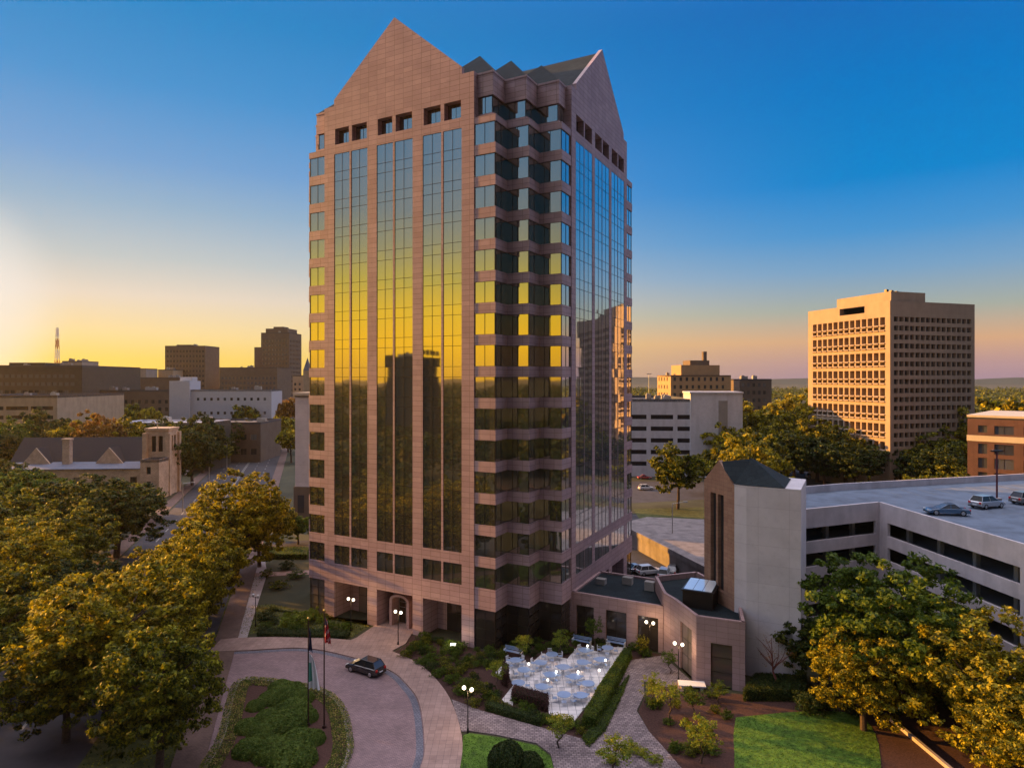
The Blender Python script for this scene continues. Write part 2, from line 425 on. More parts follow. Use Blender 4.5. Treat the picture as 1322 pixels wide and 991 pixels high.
M['lamp_spot_glow'] = glow('lit_panel_and_spot_glow', (1.0, 0.9, 0.72), 3.0)
M['warmwin'] = glow('lit_doorway', (1.0, 0.62, 0.28), 0.9)
M['tyre'] = mat('tyre_rubber', (0.015, 0.015, 0.015), 0.9, .1)
M['rim'] = mat('alloy_rim', (0.5, 0.5, 0.5), 0.3, .05, metal=.9)
M['carglass'] = mirror_glass('car_glass', (0.06, 0.065, 0.07), metal=.35, rough=.05, wob=0)
M['carblack'] = mat('black_car_paint', (0.012, 0.011, 0.013), 0.25, .05, coat=1.0)
M['carblue'] = mat('blue_car_paint', (0.05, 0.12, 0.22), 0.3, .05, coat=1.0)
M['carsilver'] = mat('silver_car_paint', (0.38, 0.42, 0.48), 0.3, .05, metal=.5, coat=1.0)
M['carwhite'] = mat('white_car_paint', (0.7, 0.7, 0.7), 0.3, .03, coat=1.0)
M['carred'] = mat('red_car_paint', (0.42, 0.02, 0.02), 0.3, .05, coat=1.0)
M['cargrey'] = mat('grey_car_paint', (0.12, 0.12, 0.13), 0.3, .05, coat=1.0)
M['tail'] = mat('red_lamp_lens', (0.55, 0.02, 0.02), 0.25, .05)
M['headl'] = mat('clear_lamp_lens', (0.7, 0.7, 0.68), 0.15, .05)
L_oak = leafmat('oak_leaves', (0.028, 0.042, 0.005), (0.105, 0.120, 0.008), (0.33, 0.32, 0.014))
L_gold = leafmat('golden_leaves', (0.05, 0.062, 0.006), (0.23, 0.205, 0.010), (0.55, 0.46, 0.02))
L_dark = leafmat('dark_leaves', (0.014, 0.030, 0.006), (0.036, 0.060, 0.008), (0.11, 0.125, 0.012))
L_green = leafmat('green_leaves', (0.028, 0.060, 0.006), (0.075, 0.125, 0.010), (0.17, 0.23, 0.015))
L_lime = leafmat('lime_leaves', (0.10, 0.16, 0.015), (0.20, 0.26, 0.02), (0.36, 0.36, 0.04))
L_rust = leafmat('rust_leaves', (0.12, 0.06, 0.015), (0.26, 0.13, 0.02), (0.42, 0.24, 0.03))
L_hedge = leafmat('hedge_leaves', (0.015, 0.030, 0.008), (0.035, 0.065, 0.012), (0.07, 0.10, 0.02))
L_purple = leafmat('purple_leaves', (0.035, 0.015, 0.02), (0.07, 0.028, 0.03), (0.13, 0.055, 0.04))
# ------------------------------------------------------------------ the granite office tower
c = 9.18; s3 = c / 3
W1, W2 = 24.5, 23.2
HX, HY = (W1 + 2 * c) / 2, (W2 + 2 * c) / 2
ROT = math.atan2(-0.464, 0.886)
U = (0.886, -0.464); V = (0.464, 0.886)       # local x and local y in the world
def tw(x, y):
    """tower-local metres (origin at the near end of the front facade) to the world"""
    return (-4.69 + U[0] * x + V[0] * y, 81 + U[1] * x + V[1] * y)
ctr = tw(-W1 / 2, HY)
tower = thing('office_tower', 'tall pink granite office tower with mirrored glass and pointed gables', 'office tower', (*ctr, 0), ROT)

EAVE, PEAK, PAR = 72.1, 80.95, 71.2
ROWS = [(64.6 - 3.893 * k - 2.6, 64.6 - 3.893 * k) for k in range(15)]
stone = MB()
def fpt(o, d, a, z, k=0.0): return (o[0] + d[0] * a - d[1] * k, o[1] + d[1] * a + d[0] * k, z)

def pane_grid(name, o, d, cols, zs, depth, parent, bars=True, frac=0.05, gm='glass', vb=True):
    """glass panes each a hair off true, and the dark bars between them as a sub-part"""
    g = MB(); rd = random.Random(len(name) + int(abs(o[0] * 31 + d[0] * 7 + cols[0] * 13)))
    for a, b in zip(cols[:-1], cols[1:]):
        for za, zb in zip(zs[:-1], zs[1:]):
            t = [depth + rd.uniform(-.004, .004) for _ in range(2)]; e = rd.uniform(-.005, .005)
            g.poly([fpt(o, d, a, za, t[0]), fpt(o, d, b, za, t[1]), fpt(o, d, b, zb, t[1] + e), fpt(o, d, a, zb, t[0] + e)])
    w = g.build(name, M[gm], parent)
    if bars:
        m = MB(); h = frac / 2
        def bar(a, b, za, zb, k0, k1):
            P = [fpt(o, d, a, 0, k0)[:2], fpt(o, d, b, 0, k0)[:2], fpt(o, d, b, 0, k1)[:2], fpt(o, d, a, 0, k1)[:2]]
            m.prism(P, za, zb)
        if vb:
            for a in cols: bar(max(cols[0], a - h), min(cols[-1], a + h), zs[0], zs[-1], depth - .028, depth + .01)
        for z in zs: bar(cols[0], cols[-1], max(zs[0], z - h), min(zs[-1], z + h), depth - .025, depth + .01)
        m.build('mullion', M['mull'], w)
    return w

def facade(o, d, L, front=False, rec=.12):
    k = L / 24.5
    subs = [(1.8, 4.55), (4.85, 7.7), (9.3, 12.0), (12.3, 15.2), (16.8, 19.65), (19.95, 22.7)]
    if d[0] == 0: subs = [(1.55, 4.68), (4.82, 7.95), (9.05, 12.18), (12.32, 15.45), (16.55, 19.68), (19.82, 22.95)]
    subs = [(a * k, b * k) for a, b in subs]
    trip = [(1.8 * k, 7.7 * k), (9.3 * k, 15.2 * k), (16.8 * k, 22.7 * k)]
    ops = [(a, b, 11.5, 64.5) for a, b in subs] + [(a, b, 7.5, 10.1) for a, b in subs]
    ops += [(a + .15, b - .1, 65.8, 68.0) for a, b in subs]
    gr = [(a, b, 0.0, 5.0) for a, b in trip]
    # shallow set-back for the tall bays, deep one for the top windows and portals
    allops = ops + gr
    zs = None
    m = MB(); m.wall(o, d, L, 0, PAR, allops, rec)
    for x, sg in ((0, 1), (L, -1)):
        for za, zb in ((0, PAR),): m.poly([fpt(o, d, x, za), fpt(o, d, x, za, 1.3), fpt(o, d, x, zb, 1.3), fpt(o, d, x, zb)][::sg])
    # extra depth of top windows and ground portals
    for a, b, za, zb in [q for q in ops if q[2] > 65]:
        for (x, y, p0, p1) in ((a, a, rec, .9), (b, b, rec, .9)):
            m.poly([fpt(o, d, x, za, p0), fpt(o, d, x, za, p1), fpt(o, d, x, zb, p1), fpt(o, d, x, zb, p0)])
        m.poly([fpt(o, d, a, za, rec), fpt(o, d, b, za, rec), fpt(o, d, b, za, .9), fpt(o, d, a, za, .9)])
        m.poly([fpt(o, d, a, zb, rec), fpt(o, d, b, zb, rec), fpt(o, d, b, zb, .9), fpt(o, d, a, zb, .9)])
    for a, b, za, zb in gr:
        for x in (a, b):
            m.poly([fpt(o, d, x, za, rec), fpt(o, d, x, za, 3.4), fpt(o, d, x, zb, 3.4), fpt(o, d, x, zb, rec)])
        m.poly([fpt(o, d, a, zb, rec), fpt(o, d, b, zb, rec), fpt(o, d, b, zb, 3.4), fpt(o, d, a, zb, 3.4)])
        side = 1.5
        for (p, q) in ((a, a + side), (b - side, b)):
            m.poly([fpt(o, d, p, za, 3.4), fpt(o, d, q, za, 3.4), fpt(o, d, q, zb, 3.4), fpt(o, d, p, zb, 3.4)])
    stone.v_off = len(stone.v)
    i = len(stone.v); stone.v += m.v; stone.f += [tuple(q + i for q in f) for f in m.f]; stone.m += m.m
    # gable wall above
    a0, a1, am = 1.75 * k, L - 1.75 * k, L / 2
    gab = [(a0, PAR), (a1, PAR), (a1, EAVE), (am, PEAK), (a0, EAVE)]
    F0 = [fpt(o, d, a, z, 0) for a, z in gab]; F1 = [fpt(o, d, a, z, .55) for a, z in gab]
    stone.poly(F0); stone.poly(F1[::-1])
    for j in range(5): stone.poly([F0[j], F1[j], F1[(j + 1) % 5], F0[(j + 1) % 5]][::-1])
    # parapet thickness
    for x0, x1 in ((0, a0), (a1, L)):
        stone.poly([fpt(o, d, x0, PAR), fpt(o, d, x1, PAR), fpt(o, d, x1, PAR, .5), fpt(o, d, x0, PAR, .5)])
    # glazing
    zs = []
    for kk in range(13, -1, -1): zs += [ROWS[kk][0], ROWS[kk][1]]
    zs[0] = 11.5; zs[-1] = 64.5
    for a, b in subs:
        pane_grid('window_bay', o, d, [a, (a + b) / 2, b], zs, rec - .03, tower)
        pane_grid('window', o, d, [a, (a + b) / 2, b], [7.5, 10.1], rec - .03, tower)
        pane_grid('window', o, d, [a + .15, (a + b) / 2, b - .1], [65.8, 68.0], .9, tower)
    for n, (a, b) in enumerate(trip):
        if front and n == 1: continue
        pane_grid('lobby_window', o, d, [a + 1.5, (a + b) / 2, b - 1.5], [0.0, 2.4, 5.0], 3.4, tower, gm='lobby')

faces = [((-W1 / 2, -HY), (1, 0), W1, True), ((HX, -W2 / 2), (0, 1), W2, False), ((W1 / 2, HY), (-1, 0), W1, False), ((-HX, W2 / 2), (0, -1), W2, False)]
for o, d, L, fr in faces: facade(o, d, L, fr, .12 if d[1] == 0 else .06)

# stepped corners: local polyline runs counter-clockwise from one facade to the next
def stairs(o, d, inset=0.0, start=0.0):
    """o: end of one facade, d: its direction; returns 7 corner points, turning towards the next facade"""
    n = (-d[1], d[0])
    pts = []; x = start; y = inset
    seq = [(0, 0), (1, 0), (1, 1), (2, 1), (2, 2), (3, 2), (3, 3)]
    for i, (a, b) in enumerate(seq):
        X, Y = a * s3 - inset, b * s3 + inset
        if i == 0: X = 0
        if i == 6: Y = 3 * s3
        pts.append((o[0] + d[0] * X + n[0] * Y, o[1] + d[1] * X + n[1] * Y))
    return pts
corners = [((W1 / 2, -HY), (1, 0)), ((HX, W2 / 2), (0, 1)), ((-W1 / 2, HY), (-1, 0)), ((-HX, -W2 / 2), (0, -1))]
def corner_solid(mb, o, d, z0, z1, inset, mi=0, top=True):
    P = stairs(o, d, inset); n = (-d[1], d[0])
    core = (o[0] + n[0] * 3 * s3, o[1] + n[1] * 3 * s3)
    mb.prism(P + [core], z0, z1, mi, top, True)
capm = MB(); parapetm = MB()
for ci, (o, d) in enumerate(corners):
    bands = []
    bands.append((4.9, 7.5)); prev = None
    for kk in range(14, 0, -1): bands.append((ROWS[kk][1], ROWS[kk - 1][0]))
    for z0, z1 in bands: corner_solid(stone, o, d, z0, z1, 0.06)
    corner_solid(stone, o, d, 64.6, 65.45, 0.06)
    corner_solid(stone, o, d, 65.45, 66.0, 0.8)
    corner_solid(stone, o, d, 68.2, 70.9, 0.8)
    corner_solid(stone, o, d, 70.9, 71.15, 0.72)
    def ribbon(name, zs, inset, gm='glass', sub=2):
        P = stairs(o, d, inset); g = MB(); m = MB(); rd = random.Random(ci * 100 + int(zs[0]))
        for i in range(6):
            a, b = Vector(P[i]), Vector(P[i + 1]); e = (b - a); l = e.length; e.normalize(); nn = (e.y, -e.x)
            for q in range(sub):
                p0, p1 = a + e * l * q / sub, a + e * l * (q + 1) / sub
                for za, zb in zip(zs[:-1], zs[1:]):
                    t = rd.uniform(-.004, .004); w = rd.uniform(-.005, .005)
                    g.poly([(p0.x + nn[0] * t, p0.y + nn[1] * t, za), (p1.x - nn[0] * t, p1.y - nn[1] * t, za), (p1.x - nn[0] * t + nn[0] * w, p1.y - nn[1] * t + nn[1] * w, zb), (p0.x + nn[0] * t + nn[0] * w, p0.y + nn[1] * t + nn[1] * w, zb)])
                if q or i in (1, 3, 5): m.obox((p0.x, p0.y), (e.x, e.y), .05 if q else .12, .09, zs[0], zs[-1])
            for z in zs: m.obox(((a.x + b.x) / 2, (a.y + b.y) / 2), (e.x, e.y), l + .04, .08 - .004 * (i % 2), max(zs[0], z - .03), min(zs[-1], z + .03))
        w = g.build(name, M[gm], tower); m.build('mullion', M['mull'], w)
    for z0, z1 in ROWS: ribbon('corner_window', [z0, z1], 0.2)
    ribbon('corner_window', [66.0, 68.2], 1.05)
    ribbon('lobby_window', [0.0, 1.25, 2.5, 3.7, 4.9], 0.25, 'lobby')
    # small hipped roofs stepping with the corner
    P = stairs(o, d, 0.8); n = (-d[1], d[0]); hs = 4.55
    for j in (1, 3, 5):
        q = P[j]; ce = (q[0] - d[0] * hs + n[0] * hs, q[1] - d[1] * hs + n[1] * hs)
        B4 = [(q[0], q[1]), (q[0] + n[0] * 2 * hs, q[1] + n[1] * 2 * hs), (ce[0] * 2 - q[0], ce[1] * 2 - q[1]), (q[0] - d[0] * 2 * hs, q[1] - d[1] * 2 * hs)]
        for i in range(4):
            a, b = B4[i], B4[(i + 1) % 4]; capm.poly([(*a, 71.1 + j * .01), (*b, 71.1 + j * .01), (*ce, 75.9)])
stone.build('stone_wall', M['granite'], tower)
# main crossing gable roofs
rf = MB(); e, pk = EAVE - .35, PEAK - .35
kx = W1 / 2 - 1.9; ky = (W2 / 2) * (1 - 3.8 / 24.5)
for sgn in (1, -1):
    rf.poly([(sgn * kx, -HY + .5, e), (sgn * kx, HY - .5, e), (0, HY - .5, pk), (0, -HY + .5, pk)][::sgn])
    rf.poly([(-HX + .5, sgn * ky, e), (HX - .5, sgn * ky, e), (HX - .5, 0, pk - .02), (-HX + .5, 0, pk - .02)][::sgn])
deck = 70.6
rf.prism([(-HX + 1, -HY + c + .5), (-W1 / 2 + .5, -HY + c + .5), (-W1 / 2 + .5, -HY + 1), (W1 / 2 - .5, -HY + 1), (W1 / 2 - .5, -HY + c + .5), (HX - 1, -HY + c + .5), (HX - 1, HY - c - .5), (W1 / 2 - .5, HY - c - .5), (W1 / 2 - .5, HY - 1), (-W1 / 2 + .5, HY - 1), (-W1 / 2 + .5, HY - c - .5), (-HX + 1, HY - c - .5)], 70.2, deck)
i = len(rf.v); rf.v += capm.v; rf.f += [tuple(q + i for q in f) for f in capm.f]; rf.m += capm.m
rf.build('roof', M['slate'], tower)
# arched entrance in the middle portal of the front
o, d, L = (-W1 / 2, -HY), (1, 0), W1
xm = -12.25 + 12.25
en = MB()
def arch(mb, xc, w, h, y0, y1, t, mi=0, n=12):
    pts_o = [(xc - w / 2 - t, 0)]; pts_i = [(xc - w / 2, 0)]
    for k in range(n + 1):
        f = math.pi - math.pi * k / n
        pts_o.append((xc + (w / 2 + t) * math.cos(f), h - w / 2 * .5 + (w / 2 + t) * .55 * math.sin(f)))
        pts_i.append((xc + (w / 2) * math.cos(f), h - w / 2 * .5 + (w / 2) * .5 * math.sin(f)))
    pts_o.append((xc + w / 2 + t, 0)); pts_i.append((xc + w / 2, 0))
    for k in range(len(pts_o) - 1):
        a, b, c2, d2 = pts_o[k], pts_o[k + 1], pts_i[k + 1], pts_i[k]
        mb.poly([(a[0], y0, a[1]), (d2[0], y0, d2[1]), (c2[0], y0, c2[1]), (b[0], y0, b[1])], mi)
        mb.poly([(a[0], y0, a[1]), (b[0], y0, b[1]), (b[0], y1, b[1]), (a[0], y1, a[1])], mi)
        mb.poly([(d2[0], y0, d2[1]), (d2[0], y1, d2[1]), (c2[0], y1, c2[1]), (c2[0], y0, c2[1])], mi)
arch(en, xm, 2.4, 4.1, -HY + 1.0, -HY + 3.4, .42)
frame = en.build('entrance_surround', M['granite2'], tower)
dr = MB(); dr.box(xm - 1.2, xm + 1.2, -HY + 2.6, -HY + 2.7, 0.05, 3.6); dd = dr.build('entrance_door', M['lobby'], frame)
dm = MB()
for x in (xm - 1.16, xm - .03, xm + 1.1): dm.box(x, x + .06, -HY + 2.52, -HY + 2.6, 0.05, 3.6)
for z in (0.05, 2.2, 2.9): dm.box(xm - 1.1, xm + 1.1, -HY + 2.53, -HY + 2.59, z, z + .07)
dm.build('door_frame', M['rim'], frame)
bk = MB(); bk.poly([fpt(o, d, 9.3 + 1.5, 0, 3.4), fpt(o, d, 15.2 - 1.5, 0, 3.4), fpt(o, d, 15.2 - 1.5, 5, 3.4), fpt(o, d, 9.3 + 1.5, 5, 3.4)])
bk.build('lobby_window', M['lobby'], tower)
# ------------------------------------------------------------------ link wing and round-cornered pavilion beside the tower
def rel(p, q): return (q[0] - p[0], q[1] - p[1])
def unit(v): l = math.hypot(*v); return (v[0] / l, v[1] / l)
def mix(p, q, t): return (p[0] + (q[0] - p[0]) * t, p[1] + (q[1] - p[1]) * t)

def poly_building(thingo, P, z1, opens, wallm, depth=.3, z0=0.0, roofm='gravel', parapet=.5, glassm='lobby', gcols=None, name='window'):
    """walls round polygon P (counter-clockwise) with openings per side; roof; a glazed unit in each opening"""
    w = MB(); n = len(P)
    for i in range(n):
        a, b = P[i], P[(i + 1) % n]; d = unit(rel(a, b)); L = math.hypot(*rel(a, b))
        w.wall(a, d, L, z0, z1, opens.get(i, []), depth)
        for (p, q, za, zb) in opens.get(i, []):
            nc = max(1, round((q - p) / 1.5)); nz = max(1, round((zb - za) / 1.6))
            pane_grid(name, a, d, [p + (q - p) * t / nc for t in range(nc + 1)], [za + (zb - za) * t / nz for t in range(nz + 1)], depth - .04, thingo, gm=glassm)
        # coping
        e = (-d[1], d[0])
        w.poly([(a[0], a[1], z1), (b[0], b[1], z1), (b[0] + e[0] * .35, b[1] + e[1] * .35, z1), (a[0] + e[0] * .35, a[1] + e[1] * .35, z1)])
        w.poly([(a[0] + e[0] * .35, a[1] + e[1] * .35, z1), (b[0] + e[0] * .35, b[1] + e[1] * .35, z1), (b[0] + e[0] * .35, b[1] + e[1] * .35, z1 - parapet), (a[0] + e[0] * .35, a[1] + e[1] * .35, z1 - parapet)])
    w.build('wall', M[wallm], thingo)
    r = MB(); r.poly([(p[0], p[1], z1 - parapet + .01) for p in P]); r.build('roof', M[roofm], thingo)

link = thing('link_wing', 'low pink granite wing with dark flat roof joining the tower to the pavilion', 'building', (0, 0, 0))
a0 = tw(9.18, 9.3); LL = 11.9; a1 = (a0[0] + U[0] * LL, a0[1] + U[1] * LL)
b1 = (a1[0] + V[0] * 10.5, a1[1] + V[1] * 10.5); b0 = (a0[0] + V[0] * 10.5, a0[1] + V[1] * 10.5)
poly_building(link, [a0, a1, b1, b0], 5.7, {0: [(.6, 3.0, 0, 4.1), (4.6, 7.3, 0, 4.1), (8.7, 11.3, 0, 4.1)], 1: []}, 'granite2', roofm='slate', parapet=.25)

pav = thing('pavilion', 'pink granite pavilion with angled corner, tall openings and a rooftop skylight', 'building', (0, 0, 0))
p1 = (a1[0] + .05, a1[1] - .35); p2 = at(899, 882); p3 = at(962, 893); p4 = (p3[0] + 2.6, p3[1] + 9.5); p5 = (p1[0] + 6.5, p1[1] + 9); 
PV = [(p1[0], p1[1] + .9), p1, (p1[0] + .7, p1[1] - 2.2), p2, p3, p4, p5, (p1[0] + .4, p1[1] + 7)]
d23 = math.hypot(*rel(PV[2], p2)); d34 = math.hypot(*rel(p2, p3))
poly_building(pav, PV, 7.4, {2: [(d23 * .28, d23 * .80, 0, 5.4)], 3: [(d34 * .30, d34 * .74, 0, 4.7)]}, 'granite2', roofm='slate', parapet=.7)
sk = MB(); cs = at(905, 758, 8.6)
skl = thing('rooftop_skylight', 'box-shaped skylight with blue glass top on the pavilion roof', 'skylight', (cs[0], cs[1], 6.7), ROT)
sk.box(-1.7, 1.7, -2.0, 2.0, 0, 1.9); sk.box(-1.85, 1.85, -2.15, 2.15, 1.9, 2.05); sk.build('skylight_frame', M['mull'], skl)
sg = MB()
for i in range(3):
    x0 = -1.6 + i * 1.08; sg.poly([(x0, -1.9, 2.1), (x0 + 1.02, -1.9, 2.1), (x0 + 1.02, 1.9, 2.35), (x0, 1.9, 2.35)])
sg.build('skylight_glass', mirror_glass('skylight_blue_glass', (.55, .75, .8), rough=.15, metal=.6), skl)

for k, (u_, v_) in enumerate([(2.0, 5.5), (5.2, 7.2), (8.6, 6.0)]):
    x_, y_ = a0[0] + U[0] * u_ + V[0] * v_, a0[1] + U[1] * u_ + V[1] * v_
    q = MB(); q.obox((x_, y_), U, 1.3, .9, 5.4, 6.2 + .2 * k); q.build('roof_unit', M['greyp'], link)
# ------------------------------------------------------------------ stair tower of the parking garage
st = thing('stair_tower', 'tall pale stair tower with stone gable, twin slots and a dark slate roof', 'stair tower', (0, 0, 0))
q3 = at(1034, 885); q2 = (q3[0] - .886 * 5.6, q3[1] + .464 * 5.6); q2b = (q2[0] - .66 * 1.5, q2[1] + .72 * 1.5)
dS = unit((-.30, .95))
q1 = (q2b[0] + dS[0] * 5.9, q2b[1] + dS[1] * 5.9)
n1 = (-dS[1], dS[0])   # left of travel is outside; keep an inward vector
inw = (dS[1], -dS[0])
ZT = 21.2
w = MB(); backs = [q3, (q3[0] + V[0] * 9, q3[1] + V[1] * 9), (q1[0] + V[0] * 8, q1[1] + V[1] * 8)]
PS = [q1, q2b, q2, q3, (q3[0] + V[0] * 8.5, q3[1] + V[1] * 8.5), (q1[0] + inw[0] * 6.5 + dS[0] * 2, q1[1] + inw[1] * 6.5 + dS[1] * 2), (q1[0] + inw[0] * .5 + dS[0] * .4, q1[1] + inw[1] * .5 + dS[1] * .4)]
for i in range(1, len(PS)):
    a, b = PS[i], PS[(i + 1) % len(PS)]; w.wall(a, unit(rel(a, b)), math.hypot(*rel(a, b)), 0, ZT, [], .2)
w.poly([(p[0], p[1], ZT - .02) for p in PS])
w.build('wall', M['pinkwall'], st)
sf = MB(); dd_ = unit(rel(q1, q2b)); Lf = math.hypot(*rel(q1, q2b)); so = q1
slots = [(Lf * .22, Lf * .41, 8.3, 19.6), (Lf * .47, Lf * .66, 8.3, 19.6)]
sf.wall(so, dd_, Lf * 1.0, 0, 20.9, slots, .5)
g = [(Lf * .0, 20.9), (Lf, 20.9), (Lf * .5, 23.6)]
sf.poly([fpt(so, dd_, a, z) for a, z in g]); sf.poly([fpt(so, dd_, a, z, .5) for a, z in g][::-1])
for j in range(3): sf.poly([fpt(so, dd_, *g[j]), fpt(so, dd_, *g[j], .5), fpt(so, dd_, *g[(j + 1) % 3], .5), fpt(so, dd_, *g[(j + 1) % 3])][::-1])
sf.build('stone_gable', M['tanstone'], st)
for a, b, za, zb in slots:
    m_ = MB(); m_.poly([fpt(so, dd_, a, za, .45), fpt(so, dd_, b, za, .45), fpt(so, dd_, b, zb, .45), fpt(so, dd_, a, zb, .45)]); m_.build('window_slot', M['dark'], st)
rr = MB()
PR = [p for p in [q1, q2b, q2, (q3[0] - .886 * 1.6 + 0, q3[1] + .464 * 1.6), (q3[0] - .886 * 1.6 + V[0] * 7.5, q3[1] + .464 * 1.6 + V[1] * 7.5), (q1[0] + inw[0] * 6, q1[1] + inw[1] * 6 + 2)]]
ap = (sum(p[0] for p in PR) / 6 + .2, sum(p[1] for p in PR) / 6 - .4)
mg = ((q1[0] + q2b[0]) / 2, (q1[1] + q2b[1]) / 2)
for i in range(1, 6):
    a, b = PR[i], PR[(i + 1) % 6]; rr.poly([(*a, ZT + .05), (*b, ZT + .05), (*ap, 23.9)])
rr.poly([(*q1, ZT + .05), (*mg, 23.4), (*ap, 23.9)]); rr.poly([(*mg, 23.4), (*q2b, ZT + .05), (*ap, 23.9)])
rr.build('roof', M['slate'], st)

# ------------------------------------------------------------------ parking garage with open decks
gar = thing('parking_garage', 'pink concrete parking garage with long open decks and rooftop parking', 'parking garage', (0, 0, 0))
g0 = (34.6, 79.2); g1 = (44.6, 83.2); g2 = (47.6, 84.6); g3 = (47.9, 81.5); g4 = (50.6, 42.0)
GP = [g0, (47.2, 84.3), g4, (125, 30.0), (140, 118), (91, 111.5), (50, 99.5), (33.5, 93)]
ZD = 16.4
gw = MB(); openings = []
lv = [(1.0 + 3.1 * k, 2.65 + 3.1 * k) for k in range(5)]
for i in range(len(GP)):
    a, b = GP[i], GP[(i + 1) % len(GP)]; d = unit(rel(a, b)); L = math.hypot(*rel(a, b))
    ops = []
    if i == 0: ops = [(.4, L - .6, z0, z1) for z0, z1 in lv]
    elif i == 1: 
        n = 2; pit = (L - 2.2) / n
        ops = [(1.6 + pit * k, 1.6 + pit * (k + 1) - .5, z0, z1) for k in range(n) for z0, z1 in lv]
        ops = [(p, min(q, L - .2), r, s) for p, q, r, s in ops]
    elif i in (3, 4, 5): 
        n = 8; ops = [(L * k / n + .4, L * (k + 1) / n - .4, z0, z1) for k in range(n) for z0, z1 in lv]
    gw.wall(a, d, L, 0, ZD + 1.0, ops, .35)
    e = (-d[1], d[0]); A = (a[0] + e[0] * .3, a[1] + e[1] * .3); B = (b[0] + e[0] * .3, b[1] + e[1] * .3)
    gw.poly([(*a, ZD + 1), (*b, ZD + 1), (*B, ZD + 1), (*A, ZD + 1)]); gw.poly([(*A, ZD + 1), (*B, ZD + 1), (*B, ZD), (*A, ZD)])
gw.build('wall', M['garage'], gar)
dk = MB()
inner = [(p[0], p[1]) for p in GP]
dk.poly([(p[0], p[1], ZD) for p in inner]); dk.build('roof_deck', mat('deck_coating', (.13, .17, .23), .7, .2, scale=.25, stain=.35), gar)
def inset(P, k):
    out = []; n = len(P)
    for i in range(n):
        a, b, c_ = P[i - 1], P[i], P[(i + 1) % n]; d1, d2 = unit(rel(a, b)), unit(rel(b, c_))
        n1, n2 = (-d1[1], d1[0]), (-d2[1], d2[0]); s_ = 1 + n1[0] * n2[0] + n1[1] * n2[1]
        out.append((b[0] + (n1[0] + n2[0]) / s_ * k, b[1] + (n1[1] + n2[1]) / s_ * k))
    return out
def shrink(P, k):
    cx, cy = sum(p[0] for p in P) / len(P), sum(p[1] for p in P) / len(P)
    return [(cx + (p[0] - cx) * k, cy + (p[1] - cy) * k) for p in P]
for k in range(5):
    fl = MB(); fl.prism(inset(GP, .36), 3.1 * k + .05 if k else .02, 3.1 * k + .32); fl.build('floor_slab', M['greyp'], gar)
ln = MB()
for k in range(16):
    x = 56 + k * 2.9; ln.obox((x, 96.5 + (x - 56) * .22), (.05, 1), 5.0, .12, ZD + .004, ZD + .012)
for k in range(12):
    y = 50 + k * 2.9; ln.obox((63.5, y), (1, 0.05), 5.0, .12, ZD + .004, ZD + .012)
ln.build('parking_line', M['line'], gar)
cm = MB()
for a, b, n in ((g0, GP[1], 3), (GP[1], g4, 8)):
    for k in range(n):
        p = mix(a, b, (k + .5) / n); d = unit(rel(a, b)); e = (-d[1], d[0]); p = (p[0] + e[0] * 2.2, p[1] + e[1] * 2.2)
        cm2 = MB(); cm2.obox(p, d, .5, .5, .3, ZD - .3); cm2.build('column', M['greyp'], gar)
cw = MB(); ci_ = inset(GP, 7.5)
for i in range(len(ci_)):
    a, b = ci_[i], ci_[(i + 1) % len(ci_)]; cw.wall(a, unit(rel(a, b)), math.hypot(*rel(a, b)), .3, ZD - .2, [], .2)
cw.build('core_wall', M['dark'], gar)

